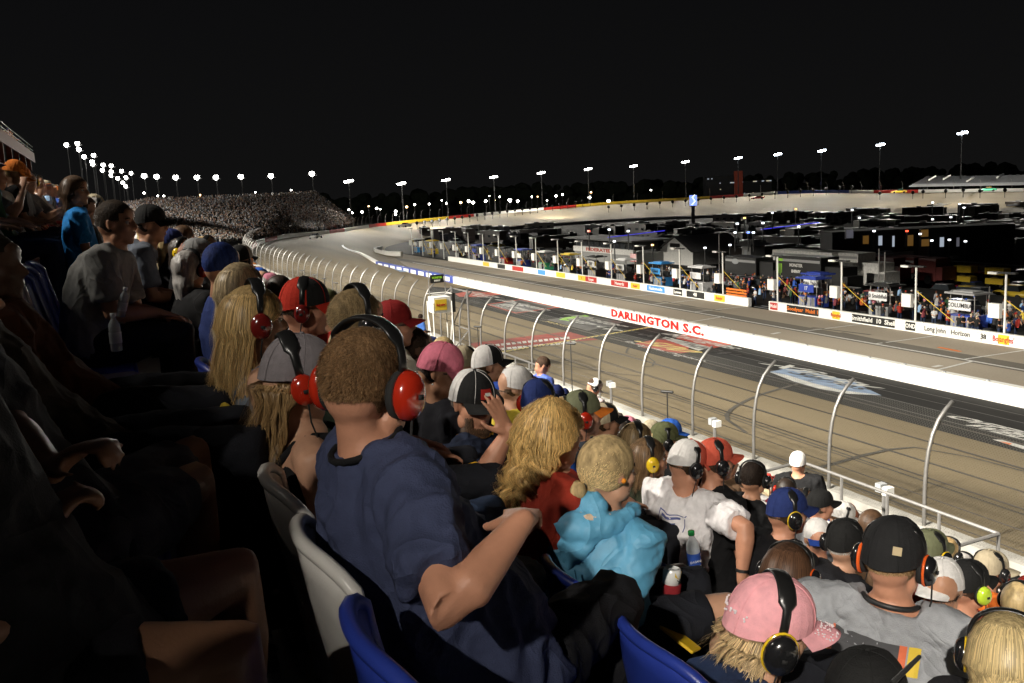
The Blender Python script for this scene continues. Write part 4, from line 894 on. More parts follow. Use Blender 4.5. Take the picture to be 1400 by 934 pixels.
Mcupred = Mpl((.42, .022, .008), 'red'); Mcupblk = Mpl((.012, .012, .013), 'black'); Mcupyel = Mpl((.75, .50, .02), 'yellow'); Mcupdk = Mpl((.16, .012, .01), 'dark_red'); Mcupneo = Mpl((.55, .75, .05), 'neon'); Mcuporg = Mpl((.80, .12, .02), 'orange'); Mfoam = mat('foam', (.015, .015, .015), .9)
def hm(yaw, pitch=0, roll=0, s=1): return Matrix.Rotation(R(yaw), 4, 'Z') @ Matrix.Rotation(R(pitch), 4, 'Y') @ Matrix.Rotation(R(roll), 4, 'X') @ Matrix.Scale(s, 4)
# ---------------------------------------------------------------- head shape, in head space (x forward, z up)
def head_geo(b, M, fem=False, jaw=1.0):
    rot = M.to_3x3(); s = rot.to_scale()[0]; rn = rot.copy(); rn.normalize()
    def E(c, r, q=None, n=14, m=10): b.ell(M @ Vector(c), Vector(r)*s, rn @ q if q else rn, n, m)
    E((-.012, 0, .032), (.098, .077, .092), n=20, m=14); E((-.045, 0, .0), (.062, .066, .075))
    E((.030, 0, -.030), (.064, .060*jaw, .078)); E((.050, 0, -.078), (.036, .042*jaw, .030)); E((.066, 0, -.094), (.022, .026, .018))
    for y in (-1, 1):
        E((.052, y*.040, -.020), (.032, .024, .026)); E((.020, y*.052*jaw, -.066), (.034, .016, .030))
        E((-.004, y*.078, -.004), (.020, .007, .031), Matrix.Rotation(R(12*y), 3, 'Z') @ Matrix.Rotation(R(-10), 3, 'Y'), 10, 8); E((-.006, y*.081, .008), (.013, .007, .018))
    E((.078, 0, .030), (.014, .046, .010)); E((.072, 0, .055), (.020, .050, .030))
    b.tube([M@Vector((.082, 0, .022)), M@Vector((.094, 0, .004)), M@Vector((.108, 0, -.018))], [.008*s, .010*s, .0125*s], 8, round_=True)
    for y in (-1, 1): E((.096, y*.011, -.023), (.010, .008, .008))
    E((.086, 0, -.049), (.012, .024, .0065)); E((.084, 0, -.061), (.012, .021, .007)); E((.074, 0, -.052), (.016, .032, .022))
def face_parts(root, M, tone):
    for y in (-1, 1):
        b = MB(); b.ell(M@Vector((.0715, y*.030, .006)), (.0125,)*3, n=10, m=8); e = b.build('eye', Meye, root, True)
        b = MB(); b.ell(M@Vector((.081, y*.030, .005)), (.0052,)*3, n=8, m=6); b.build('iris', Miris, e, True)
        b = MB(); b.tube([M@Vector((.083, y*.014, .026)), M@Vector((.086, y*.030, .031)), M@Vector((.074, y*.048, .026))], .0035, 6, round_=True); b.build('eyebrow', hairmat('brow', (.06, .035, .02)), root, True)
    b = MB(); b.ell(M@Vector((.0955, 0, -.049)), (.005, .019, .0035), M.to_3x3().normalized(), 10, 6); b.ell(M@Vector((.094, 0, -.058)), (.005, .016, .0045), M.to_3x3().normalized(), 10, 6); b.build('lips', Mlip, root, True)
# ---------------------------------------------------------------- hand
def hand_geo(b, wr, d, n, s=1.0, curl=.4, spread=.12, flip=1):
    """wr wrist, d direction of fingers, n palm normal (palm side)"""
    d = d.normalized(); n = (n-d*n.dot(d)).normalized(); sd = d.cross(n)*flip
    rot = Matrix((sd, n, d)).transposed()
    b.ell(wr+d*.045*s, (.040*s, .016*s, .052*s), rot, 12, 8); b.ell(wr+d*.070*s, (.038*s, .013*s, .025*s), rot, 12, 8)
    L = (.066, .075, .070, .054)
    for k in range(4):
        o = (k-1.5); p = wr+d*.086*s+sd*o*.0195*s; a = -o*spread*.5; dd = (d+sd*(-a)).normalized() if False else (d+sd*o*spread).normalized()
        pts = [p-dd*.02*s, p]; cur = 0; q = p.copy()
        for j, f in enumerate((.42, .33, .25)):
            cur += curl*(.5+.4*j); v = (dd*math.cos(cur)+n*math.sin(cur)).normalized(); q = q+v*L[k]*f*1.15*s; pts.append(q.copy())
        b.tube(pts, [.0095*s, .0092*s, .0088*s, .0082*s, .0068*s], 8, round_=True)
    p = wr+d*.022*s-sd*.030*s; v = (d*.62-sd*.62+n*.35).normalized(); v2 = (d*.85-sd*.25+n*.3).normalized()
    b.tube([p-v*.01*s, p+v*.03*s, p+v*.052*s+v2*.006, p+v*.052*s+v2*.034*s], [.014*s, .012*s, .010*s, .0078*s], 8, round_=True)
# ---------------------------------------------------------------- hair
def in_scalp(p, style):
    x, y, z = p
    if style.endswith('_c'):
        if z > .012+.016*(x/.1): return False
        style = style[:-2]
    if style == 'short': return not ((x > .048 and z < .060) or (z < -.045-.35*max(0, x+.03)*0) or (x > -.012 and z < .015 and abs(y) > .05 and x > .01) or (abs(y) > .068 and z < .018 and abs(x) < .03) or (x > .0 and z < -.0))
    return not ((x > .058 and z < .062) or (x > .03 and z < .02) or z < -.075)
def scalp_pts(n, style, seed):
    g = random.Random(seed); out = []
    while len(out) < n:
        u = Vector((g.gauss(0, 1), g.gauss(0, 1), g.gauss(0, 1))).normalized(); p = Vector((-.012+.100*u.x, .079*u.y, .032+.094*u.z))
        if u.x < .1: q = Vector((-.045+.066*u.x, .069*u.y, .0+.080*u.z)); 
        if u.x < .1 and u.z < 0 and q.x > -.2: p = Vector((min(p.x, -.012+.095*u.x*1.02), p.y*.97, p.z))
        if in_scalp(p, style): out.append((p, u))
    return out
def ribbons(paths, widths, name, M, parent, cols, mtx):
    """thin tapered strands; paths in head space"""
    vs = []; fs = []; cc = []
    for (P, wd, c) in zip(paths, widths, cols):
        K = len(P); o = len(vs)
        for k in range(K):
            t = (P[min(K-1, k+1)]-P[max(0, k-1)]); n = Vector((P[k].x+.02, P[k].y, 0)); sd = t.cross(n); 
            sd = sd.normalized() if sd.length > 1e-9 else Vector((0, 1, 0)); q = wd*(1-.75*(k/(K-1))**2)
            vs.append(mtx@(P[k]-sd*q)); vs.append(mtx@(P[k]+sd*q))
        for k in range(K-1): fs.append((o+2*k, o+2*k+1, o+2*k+3, o+2*k+2)); cc += [c]*4
    me = bpy.data.meshes.new(name); me.from_pydata([tuple(v) for v in vs], [], fs); me.materials.append(M)
    ca = me.color_attributes.new('col', 'FLOAT_COLOR', 'CORNER'); ca.data.foreach_set('color', np.array([(*c, 1) for c in cc], dtype=np.float32).ravel())
    me.polygons.foreach_set('use_smooth', [True]*len(fs)); return link(name, me, parent)
def shades(n, base, seed, var=.5):
    g = random.Random(seed); out = []
    for i in range(n):
        k = 1+g.uniform(-var, var); out.append(tuple(min(1, c*k) for c in base))
    return out
def skullcap(M, root, m, style='short', s=1.0, name='hair', off=.004, sub=(40, 24)):
    b = MB(); nx, ny = sub; idx = {}; vs = []; fs = []
    def pt(i, j):
        th = 2*math.pi*i/nx; ph = math.pi*j/ny; u = Vector((math.sin(ph)*math.cos(th), math.sin(ph)*math.sin(th), math.cos(ph)))
        return Vector((-.014+(.100+off)*u.x, (.079+off)*u.y, .032+(.094+off)*u.z))
    for i in range(nx):
        for j in range(ny):
            q = [pt(i, j), pt(i, j+1), pt(i+1, j+1), pt(i+1, j)]; c = sum(q, Vector())/4
            if in_scalp(c, style): o = len(vs); vs += [M@p for p in q]; fs.append((o, o+1, o+2, o+3))
    b.add(vs, fs); o = b.build(name, m, root, True); return o
def hair(root, M, spec, seed, capped=False):
    kind, col = spec[0], spec[1]; n = int((spec[2] if len(spec) > 2 else 3000)*1.7); g = random.Random(seed); cx_ = '_c' if capped else ''
    base = skullcap(M, root, hairmat('%02x%02x%02x' % tuple(int(255*c) for c in col), tuple(c*.75 for c in col)), ('short' if kind == 'short' else 'long')+cx_, name='hair', off=.003 if kind == 'short' else .007)
    sm = strandmat('hair'); paths = []; 
    if kind == 'short':
        for p, u in scalp_pts(n, 'short'+cx_, seed):
            fl = Vector((-.6, 0, -.55)); fl += Vector((g.uniform(-.5, .5), g.uniform(-.5, .5), g.uniform(-.3, .3))); d = (u*.42+fl*1.0).normalized(); L = g.uniform(.006, .012)*(.6 if p.z < -.01 else 1)*(spec[3] if len(spec) > 3 else 1)
            paths.append([p, p+d*L*.5, p+(d+fl*.35)*L]); 
        w_ = [.00075]*len(paths)
    elif kind == 'bun':      # swept back to a low knot
        kn = Vector((-.100, 0, -.045))
        for p, u in scalp_pts(n, 'long', seed):
            e = kn+Vector((.02+g.uniform(-.01, .01), g.uniform(-.014, .014)+p.y*.15, g.uniform(-.014, .014))); mid = p.lerp(e, .5); rr = Vector((mid.x+.012, mid.y, (mid.z-.032))); L = rr.length; k = .104/L if L > 0 else 1
            mid2 = Vector((-.012+rr.x*max(1, k)*1.0, rr.y*max(1, k*.86), .032+rr.z*max(1, k*.98))); q1 = p.lerp(mid2, .5)+u*.010; q3 = mid2.lerp(e, .55)+Vector((0, 0, .0))
            paths.append([p+u*.004, q1, mid2+u*.004, q3, e])
        for i in range(n//3):
            a = g.uniform(0, 6.28); r = g.uniform(.010, .026); ph = g.uniform(-1.2, 1.2); c = kn+Vector((-.022, 0, -.022))
            paths.append([c+Vector((math.cos(a+t)*r*.8, math.sin(a+t)*r*math.cos(ph)*1.1, math.sin(a+t)*.030+math.sin(ph)*.018)) for t in (0, .5, 1.0, 1.5, 2.0)])
        w_ = [.0010]*len(paths); b = MB(); b.ell(M@Vector((-.122, 0, -.062)), (.030, .028, .040), n=12, m=8); o = b.build('hair_knot', base.data.materials[0], base, True)
        b = MB(); b.loft([(M@Vector((-.100, 0, -.044)), M.to_3x3()@Vector((0, .018, 0)), M.to_3x3()@Vector((.004, 0, .018))), (M@Vector((-.110, 0, -.049)), M.to_3x3()@Vector((0, .018, 0)), M.to_3x3()@Vector((.004, 0, .018)))], 12); b.build('hair_tie', Mfoam, base, True)
    else:                    # long loose, wavy or curly
        curl = {'long': .004, 'wavy': .012, 'curly': .016}[kind]; LL = spec[3] if len(spec) > 3 else .30; fwd = spec[4] if len(spec) > 4 else -.02
        nl = 70; lock = [(g.uniform(0, 6.28), g.uniform(.8, 1.25), g.uniform(-.02, .02), g.uniform(-.02, .02)) for _ in range(nl)]
        for i, (p, u) in enumerate(scalp_pts(n, 'long'+cx_, seed)):
            lk = lock[int((math.atan2(p.y, p.x+.05)+math.pi)/6.2832*(nl-1)+g.uniform(-.5, .5)) % nl]
            out = Vector((p.x*1.0+.012, p.y, 0)); out = out.normalized() if out.length > 0 else Vector((-1, 0, 0))
            az = math.atan2(p.y/.08, (p.x+.012)/.1); ca = min(math.cos(az), .05+fwd*0); sa = math.copysign(math.sqrt(max(0, 1-ca*ca)), p.y if abs(p.y) > .002 else g.uniform(-1, 1))
            if math.cos(az) < .05: ca, sa = math.cos(az), math.sin(az)
            def surf(t):      # follow the skull from the root down to ear height
                z = p.z+(-.02-p.z)*t; rr = math.sqrt(max(.05, 1-min(.95, ((z-.032)/.094)**2))) if z > .032 else 1.0
                c1, s1 = math.cos(az)*(1-t)+ca*t, math.sin(az)*(1-t)+sa*t; q = math.sqrt(c1*c1+s1*s1) or 1
                return Vector((-.014+.106*rr*c1/q+fwd*t*.3, .085*rr*s1/q, z)) if p.z > -.01 else p
            k0 = .010+.012*g.random()+(.010*lk[1] if kind == 'curly' else 0); ca_ = {'long': .0, 'wavy': .004, 'curly': .011}[kind]; P = [surf(t)+u*.004+Vector((math.cos(az), math.sin(az), 0))*(k0*t+ca_*math.sin(lk[0]+t*9+lk[1]*5))+Vector((0, 0, ca_*math.cos(lk[0]+t*9))) for t in ((0, .25, .5, .75, 1) if p.z > -.01 else (0, .01))]
            e = P[-1]; K = 9 if kind != 'long' else 7; Ltot = LL*lk[1]*g.uniform(.6, 1.05)
            for k in range(1, K+1):
                t = k/K; ph = lk[0]+t*Ltot*(85 if kind == 'curly' else 38); am = curl*(.4+t); inw = 1-.30*math.sin(min(1, t*1.5)*1.57)
                P.append(Vector((min(e.x, -.01+fwd)*(.85+.1*t)+fwd*t+lk[2]*t*1.5+math.cos(ph)*am+g.uniform(-.003, .003), e.y*inw+lk[3]*t*1.2+math.sin(ph)*am+g.uniform(-.003, .003), e.z-t*Ltot)))
            paths.append(P)
        w_ = [.0010]*len(paths)
    st = ribbons(paths, w_, 'hair_strands', sm, base, shades(len(paths), col, seed, .55), M); st['kind'] = 'stuff'
    return base
# ---------------------------------------------------------------- caps
def cap_crown(front, back, grey=False):
    b = MB(); nx, ny = 28, 9
    for i in range(nx):
        for j in range(ny):
            def pt(i, j):
                th = 2*math.pi*i/nx; f = j/ny; rim = .018+.020*math.cos(th); top = .138
                ph = f*math.pi/2; r = math.sin(ph)**.80; z = rim+(top-rim)*math.cos(ph)**.9 if f < 1 else rim
                seam = 1-.012*abs(math.cos(3*th))**8*0
                return Vector((-.008+.107*r*math.cos(th), .088*r*math.sin(th), z))
            th = 2*math.pi*(i+.5)/nx; fr = math.cos(th) > .25
            q = [pt(i, j), pt(i, j+1), pt(i+1, j+1), pt(i+1, j)]
            if j == 0: b.add([q[0], q[1], q[2]], [(0, 1, 2)], 0 if fr else 1)
            else: b.add(q, [(0, 1, 2, 3)], 0 if fr else 1)
    b.ell((-.008, 0, .139), (.008, .008, .005), n=8, m=4)
    for k in range(6):
        th = 2*math.pi*(k+.5)/6+.0; pts = []
        for j in range(0, 9):
            f = j/8; ph = f*math.pi/2; rim = .018+.020*math.cos(th); r = math.sin(ph)**.80; z = rim+(.138-rim)*math.cos(ph)**.9 if f < 1 else rim
            pts.append(Vector((-.008+.1078*r*math.cos(th), .0888*r*math.sin(th), z+.0005)))
        b.tube(pts, .0011, 4, mi=2)
    return b
def visor_mb(L=.072, drop=.014):
    b = MB(); nu, nv = 14, 5; top = []; 
    for s in (0, 1):
        g_ = []
        for j in range(nv+1):
            for i in range(nu+1):
                u = -1+2*i/nu; v = j/nv; th = u*R(58); rx = -.008+.106*math.cos(th); ry = .087*math.sin(th); z = .018+.020*math.cos(th)
                ext = L*v*(math.cos(u*1.35)**.45 if abs(u*1.35) < 1.57 else 0); g_.append(Vector((rx+ext, ry*(1-.10*v), z-drop*v-.018*u*u*v-(.003 if s else 0))))
        fs = [(j*(nu+1)+i, j*(nu+1)+i+1, (j+1)*(nu+1)+i+1, (j+1)*(nu+1)+i) for j in range(nv) for i in range(nu)]
        b.add(g_, fs)
    n1 = (nu+1)*(nv+1)
    ed = [nv*(nu+1)+i for i in range(nu+1)]; b.f += [(ed[i], ed[i+1], ed[i+1]+n1, ed[i]+n1) for i in range(nu)]; b.m += [0]*nu
    return b
_capm = {}
def cap(root, M, front, back, visor, yaw=0, logo=None, name='cap', big=1.0, squat=1.0, tilt=0):
    key = (front.name, back.name); 
    if key not in _capm: _capm[key] = cap_crown(0, 0).mesh('cap', [front, back, back], True)
    if visor.name not in _capm: _capm[visor.name] = visor_mb().mesh('visor', [visor], True)
    o = link(name, _capm[key], root); MM = M @ Matrix.Rotation(R(yaw), 4, 'Z') @ Matrix.Rotation(R(tilt), 4, 'Y') @ Matrix.Diagonal((big, big, big*squat, 1)); o.matrix_local = MM
    v = link('visor', _capm[visor.name], o)
    if yaw > 90:
        b = MB(); b.tube([(.085, -.04, .03), (.098, -.015, .032), (.099, .015, .032), (.085, .04, .03)][::1], .004, 5); b.build('strap', visor, o)
    if logo:
        b = MB(); c, h = logo; vs, fs = rect2(-.030, -.018, .030, .020, 6, 3); out = []
        for x, z in vs:
            th = x/.1; zz = .072+z; r = math.sqrt(max(0, 1-((zz-.03)/.112)**2)); out.append(Vector((-.008+.1085*r**.9*math.cos(th)+.004, .0885*r*math.sin(th), zz)))
        b.add(out, fs); lg = b.build('badge', c, o)
        if h: bb = MB(); bb.add([v_+Vector((.001, 0, 0)) for v_ in out[8:-8]], [(j*7+i, j*7+i+1, (j+1)*7+i+1, (j+1)*7+i) for j in range(1) for i in range(1, 5)]); bb.build('badge_print', h, o)
    return o
# ---------------------------------------------------------------- ear defenders
_hs = {}
def muffs(root, M, cup, ring=None, band=Mfoam, size=1.0, mic=False, over=.145, back=0):
    key = (cup.name, ring.name if ring else '', size)
    if key not in _hs:
        b = MB(); 
        b.loft([((0, y*size, 0), (rx*size, 0, 0), (0, 0, rz*size)) for y, rx, rz in ((.000, .030, .036), (.000, .036, .044), (.014, .038, .046), (.016, .034, .042))], 20, mi=1)
        b.loft([((0, y*size, 0), (rx*size, 0, 0), (0, 0, rz*size)) for y, rx, rz in ((.017, .036, .044), (.024, .039, .048), (.036, .037, .045), (.046, .029, .036), (.051, .018, .022), (.052, .004, .005))], 20, mi=0)
        if ring: b.loft([((0, y*size, 0), (rx*size, 0, 0), (0, 0, rz*size)) for y, rx, rz in ((.0165, .040, .049), (.021, .042, .051), (.025, .0405, .0495))], 20, mi=2)
        b.box((.0, .055*size, .0), (.014, .004, .010), mi=1)
        _hs[key] = b.mesh('ear_cup', [cup, Mfoam, ring or cup], True)
    h = MB(); K = 20; secs = []
    for k in range(K+1):
        a = math.pi*k/K; y = .094*math.cos(a); z = .030+(over-.013-.030)*math.sin(a)**.72; t = Vector((0, -math.sin(a), math.cos(a)*.9)).normalized(); wd = .024 if .15 < k/K < .85 else .012
        secs.append((Vector((-.004+back*math.sin(a), y, z)), Vector((wd, 0, 0)), Vector((0, t.z, -t.y))*.0065))
    h.loft(secs, 10)
    for s in (-1, 1):
        h.tube([(-.004, s*.094, .035), (.010, s*.124, .008), (.012, s*.120, -.012)], .003, 5); h.tube([(-.004, s*.094, .035), (-.022, s*.124, .008), (-.022, s*.120, -.012)], .003, 5)
    hb = h.build('ear_defenders', mat('band_black', (.012, .012, .012), .3, spec=.5), root, True); hb.matrix_local = M
    for s in (-1, 1):
        c = link('ear_cup', _hs[key], hb); c.location = (-.004, s*.078, -.006); c.scale = (1, s, 1)
    if mic: b = MB(); b.tube([(.0, -.125, -.01), (.05, -.12, -.05), (.09, -.07, -.065)], .0035, 6); b.build('microphone_boom', Mfoam, hb)
    b = MB(); b.tube([(-.004, -.118, -.045), (-.01, -.12, -.10), (.0, -.10, -.17), (-.02, -.08, -.26)], .0028, 5); b.build('lead', Mfoam, hb)
    return hb
# ---------------------------------------------------------------- the seated figure
def figure(label, head, Xs, Ys, fz, yaw=0, pitch=0, roll=0, tw=0, w=1.0, hs=1.0, tone='tan', shirt=None, sleeve='short', pants=None, legs='long', hairs=None, vox=.010, arms=None, seed=1, folds=.014, fs=(12, 12, 7), face=True, group=None, stand=False, jaw=1.0, collar=None, cat='person', nk=.116, hipx=.05, short_e=.82, capped=False, knees=None, belly=0, hunch=0, legyaw=0, feet=True, cvox=.013, hood=None):
    root = thing('person', label, cat, (Xs, Ys, fz), 0, group)
    Hc = Vector(head)-Vector((Xs, Ys, fz)); M = Matrix.Translation(Hc) @ hm(yaw, pitch, roll, hs)
    sk = skin(tone) if isinstance(tone, str) else tone; T = Matrix.Rotation(R(tw), 3, 'Z'); F = T@Vector((1, 0, 0)); Sd = T@Vector((0, 1, 0))
    hip = Vector((hipx, 0, .52 if not stand else .95)); rotY = Matrix.Rotation(R(yaw), 3, 'Z')
    nb = Hc+rotY@Vector((-.025, 0, 0))-Vector((0, 0, nk*hs)) ; u = (nb-hip); L = u.length; u.normalize()
    nb = nb - u*.012; fw = (F-u*F.dot(u)).normalized(); sd = u.cross(fw)*1.0
    if sd.dot(Sd) < 0: sd = -sd
    def cp(t): return hip.lerp(nb, t)-fw*(.045+hunch)*math.sin(t*math.pi)*(1 if not stand else .3)
    body = MB(); head_geo(body, M, jaw=jaw)
    body.tube([M@Vector((-.035, 0, -.03)), M@Vector((-.030, 0, -.075)), nb+u*.03, nb-u*.05], [.047*hs*min(w, 1.1)**.5, .046*min(w, 1.12), .052*min(w, 1.15), .085*w], 14, round_=True)
    prof_ = [(-.06, .150, .110), (.0, .178, .130+belly*.4), (.25, .160+belly*.5, .125+belly), (.5, .160+belly*.2, .122+belly*.6), (.72, .172, .118), (.86, .150, .098), (.95, .100, .075), (1.0, .062, .058)]
    body.loft([(cp(t)+fw*belly*.5*(1 if t < .6 else 0), sd*a*w*.93, fw*c*w*.93) for t, a, c in prof_], 20)
    sh = [nb-u*.085+sd*s*.178*w for s in (-1, 1)]     # right, left
    st = MB() if shirt else None
    arms = arms or {}
    for k, s in ((0, -1), (1, 1)):
        a = arms.get('R' if s < 0 else 'L'); S0 = sh[k]
        if a is None: el = S0+F*.04+Sd*s*.04-Vector((0, 0, .27)); wr = el+F*.19-Sd*s*.13-Vector((0, 0, .02)); hd = F-Sd*s*.3-Vector((0, 0, .25)); pn = Vector((0, 0, -1)); curl = .35
        elif a == 'skip': continue
        else:
            el = Vector(a[0])-Vector((Xs, Ys, fz)); wr = Vector(a[1])-Vector((Xs, Ys, fz)); hd = Vector(a[2]) if len(a) > 2 and a[2] else (wr-el); pn = Vector(a[3]) if len(a) > 3 and a[3] else Vector((0, 0, -1)); curl = a[4] if len(a) > 4 else .3
            # keep bone lengths human
            d = el-S0; el = S0+d.normalized()*min(max(d.length, .24), .31); d = wr-el; wr = el+d.normalized()*min(max(d.length, .22), .27)
        body.tube([nb-u*.07+sd*s*.07*w, S0-u*.005, S0.lerp(el, .3), S0.lerp(el, .65), el, el.lerp(wr, .25), el.lerp(wr, .6), wr, wr+(wr-el).normalized()*.02], [.060*w, .062*w, .054*w, .047*w, .042*w, .045*w, .037*w, .027, .025], 12, round_=True)
        hand_geo(body, wr, hd, pn, 1.0*(.93 if w < .95 else 1.02), curl, .10, flip=s)
        if st:
            frac = {'short': .72, 'cap': .4, 'long': 2, 'tank': 0}[sleeve]
            if sleeve != 'tank':
                pts = [nb-u*.06+sd*s*.06*w, S0, S0.lerp(el, .35)]; rr = [.074*w, .080*w, .074*w]
                if frac <= 1: pts += [S0.lerp(el, frac)]; rr += [.070*w]
                else: pts += [S0.lerp(el, .7), el, el.lerp(wr, .5), el.lerp(wr, .92)]; rr += [.066*w, .062*w, .054*w, .042*w]
                st.tube(pts, rr, 16)
                if frac <= 1: st.tube([pts[-1]-(pts[-1]-pts[-2]).normalized()*.02, pts[-1]+(el-S0).normalized()*.008], .073*w, 16)
    if st:
        o_ = .017
        prof2 = [(-.10, .186, .150+belly*.4), (.0, .195, .150+belly*.5), (.25, .182+belly*.5, .148+belly), (.5, .180+belly*.2, .143+belly*.6), (.72, .188, .138), (.86, .170, .118), (.945, .118, .092)] + ([(.985, .082, .078)] if sleeve != 'tank' else [(.93, .10, .08)])
        if sleeve == 'tank': prof2 = [(t, a*(.93 if t > .6 else 1), c) for t, a, c in prof2 if t < .85]+[(.84, .135, .115)]
        st.loft([(cp(t)+fw*belly*.5*(1 if t < .6 else 0), sd*a*w, fw*c*w) for t, a, c in prof2], 22)
        sh_o = remesh(st, cvox, 'shirt', shirt, root, 2, folds, seed, fs)
        if sleeve == 'tank':
            for s in (-1, 1):
                b = MB(); q = [cp(.70)+sd*s*.085*w-fw*.125*w, cp(.84)+sd*s*.088*w-fw*.118*w, nb-u*.045+sd*s*.092*w-fw*.06, nb-u*.03+sd*s*.09*w+fw*.01, cp(.84)+sd*s*.08*w+fw*.12*w, cp(.7)+sd*s*.08*w+fw*.14*w]; b.tube(smooth_path(q, .03), .012, 6); b.build('strap', shirt, root, True)
        if collar:
            K = 18; pts = [nb+u*.000+sd*.080*w*math.cos(6.2832*k/K)+fw*(.078*w*math.sin(6.2832*k/K)) + u*(-.012*math.sin(6.2832*k/K)) for k in range(K+1)]
            b = MB(); b.tube(pts, .012, 8); b.build('collar', collar, root, True)
    # legs
    Tl = Matrix.Rotation(R(legyaw), 3, 'Z'); lg = MB(); pt_ = MB(); shoes = []
    for s in (-1, 1):
        h0 = hip+Vector((.02, s*.10*w, -.0))
        if stand: kn = h0+Vector((.02, s*.02, -.45)); an = kn+Vector((-.03, 0, -.42))
        else:
            kn = hip+Tl@Vector((.44, s*.15, .03)) if not knees else Vector(knees[0 if s < 0 else 1])-Vector((Xs, Ys, fz)); an = Vector((kn.x-.02, kn.y, .09))
        lg.tube([h0, h0.lerp(kn, .5), kn, kn.lerp(an, .3), an], [.088*w, .078*w, .058*w, .058*w, .036], 12, round_=True)
        e = 1.0 if legs == 'long' else short_e
        P = [h0, h0.lerp(kn, .5), h0.lerp(kn, e)]; rr = [.105*w, .096*w, .080*w]
        if legs == 'long': P += [kn.lerp(an, .5), an+Vector((0, 0, .02))]; rr += [.068*w, .058*w]
        pt_.tube(P, rr, 14, round_=(legs == 'long'))
        if feet:
            b = MB(); b.ell(an+Vector((.055, 0, -.045)), (.135, .045, .042), n=12, m=8); b.box(an+Vector((.055, 0, -.078)), (.26, .085, .022)); b.build('shoe', cloth('shoe_dark', (.03, .03, .03)), root, True)
    if legs != 'long': body.v, body.f, body.m, = (body.v + lg.v, body.f + [tuple(i+len(body.v) for i in f) for f in lg.f], body.m + lg.m)
    bvb = remesh(body, vox, 'body', sk, root, 3 if vox < .012 else 2)
    pt_.tube([hip-Vector((0, 0, .01))+Sd*.08, hip-Vector((0, 0, .01))-Sd*.08], [.125*w, .125*w], 14, round_=True)
    remesh(pt_, .018, 'trousers' if legs == 'long' else 'shorts', pants or cloth('dark_trousers', (.014, .015, .02)), root, 2, folds*.7, seed+5)
    if face: face_parts(root, M, tone)
    if hairs: hair(root, M, hairs, seed, capped)
    root['_'] = 0; del root['_']
    return root, M, (nb, u, fw, sd, cp, w), (sh_o if st else None)
# ---------------------------------------------------------------- stadium seats
def seat_mesh():
    b = MB(); nu, nv = 12, 8; P = []
    def f(u, v, off):
        z = .40+.54*v; x = -.245-.05*v+.085*abs(u)**2.2*(1-.25*v)+.02*math.cos(v*3)+off; y = .235*u*(1-.10*v**3); z -= .05*abs(u)**4*v
        return Vector((x, y, z))
    for off in (0, .016):
        for j in range(nv+1):
            for i in range(nu+1): P.append(f(-1+2*i/nu, j/nv, off))
    n1 = (nu+1)*(nv+1); fs = []
    for j in range(nv):
        for i in range(nu): a = j*(nu+1)+i; fs += [(a, a+nu+1, a+nu+2, a+1), (a+n1, a+1+n1, a+nu+2+n1, a+nu+1+n1)]
    for i in range(nu): a = nv*(nu+1)+i; fs += [(a, a+n1, a+n1+1, a+1)]
    for j in range(nv):
        for i in (0, nu): a = j*(nu+1)+i; c = a+nu+1; fs += [(a, c, c+n1, a+n1)]
    b.add(P, fs)
    e = [f(-1+2*i/nu, 1, .008) for i in range(nu+1)]; L_ = [f(-1, j/nv, .008) for j in range(0, nv+1)]; R_ = [f(1, j/nv, .008) for j in range(nv, -1, -1)]
    b.tube(L_+e[1:-1]+R_, .016, 8, round_=True)
    return b
SB = seat_mesh(); sp_ = MB(); sp_.box((.0, 0, .41), (.42, .45, .03)); sp_.tube([(.21, -.21, .405), (.21, .21, .405)], .02, 8, round_=True)
sl = MB(); sl.box((-.05, 0, .2), (.06, .06, .4)); sl.box((-.05, 0, .02), (.2, .2, .03))
seatM = {c: mat('seat_'+c, v, .35, noise=.12, nscale=9, bump=.08, bscale=200, spec=.5) for c, v in (('white', (.62, .60, .57)), ('blue', (.022, .045, .30)), ('yellow', (.55, .40, .04)))}
sbm = {c: SB.mesh('backrest', [M], True) for c, M in seatM.items()}; spm = {c: sp_.mesh('seat_pan', [M], True) for c, M in seatM.items()}; slm = sl.mesh('pedestal', [Mdsteel])
rown = ['own', 'first', 'second', 'third', 'fourth', 'fifth', 'sixth', 'seventh', 'eighth', 'ninth', 'tenth', 'lowest']
def seat(r, y, c, label=None):
    o = thing('stadium_seat', label or '%s plastic stadium seat in the %s row below the aisle' % (c, rown[r]) if r > 0 else label or '%s plastic stadium seat in the dark row on the left' % c, 'seat', (seatx(r)+.02, y, floorz(r)), group='stadium seats')
    link('backrest', sbm[c], o); link('seat_pan', spm[c], o); link('pedestal', slm, o); return o
# ---------------------------------------------------------------- the people near us
BUSY = []; BPX = []     # places taken
def near(px, py, X, r, label, dy=0, Z=None, **k):
    H = PZ(px, py, Z) if Z else PX(px, py, X); BUSY.append((r, H.y+dy)); BPX.append(H)
    return (H,)+figure(label, H, seatx(r)+k.pop('dx', 0), H.y+dy, floorz(r), **k)
C = lambda n, c: cloth(n, c)
navy = C('navy', (.045, .055, .11)); blackc = C('black', (.010, .010, .011)); whitec = C('white', (.74, .72, .70)); greyc = C('heather_grey', (.30, .31, .33)); redc = C('red', (.36, .025, .018)); bluec = C('blue', (.03, .10, .42)); lbl = C('pale_blue', (.35, .45, .62))
def Wp(px, py, X): return PX(px, py, X)
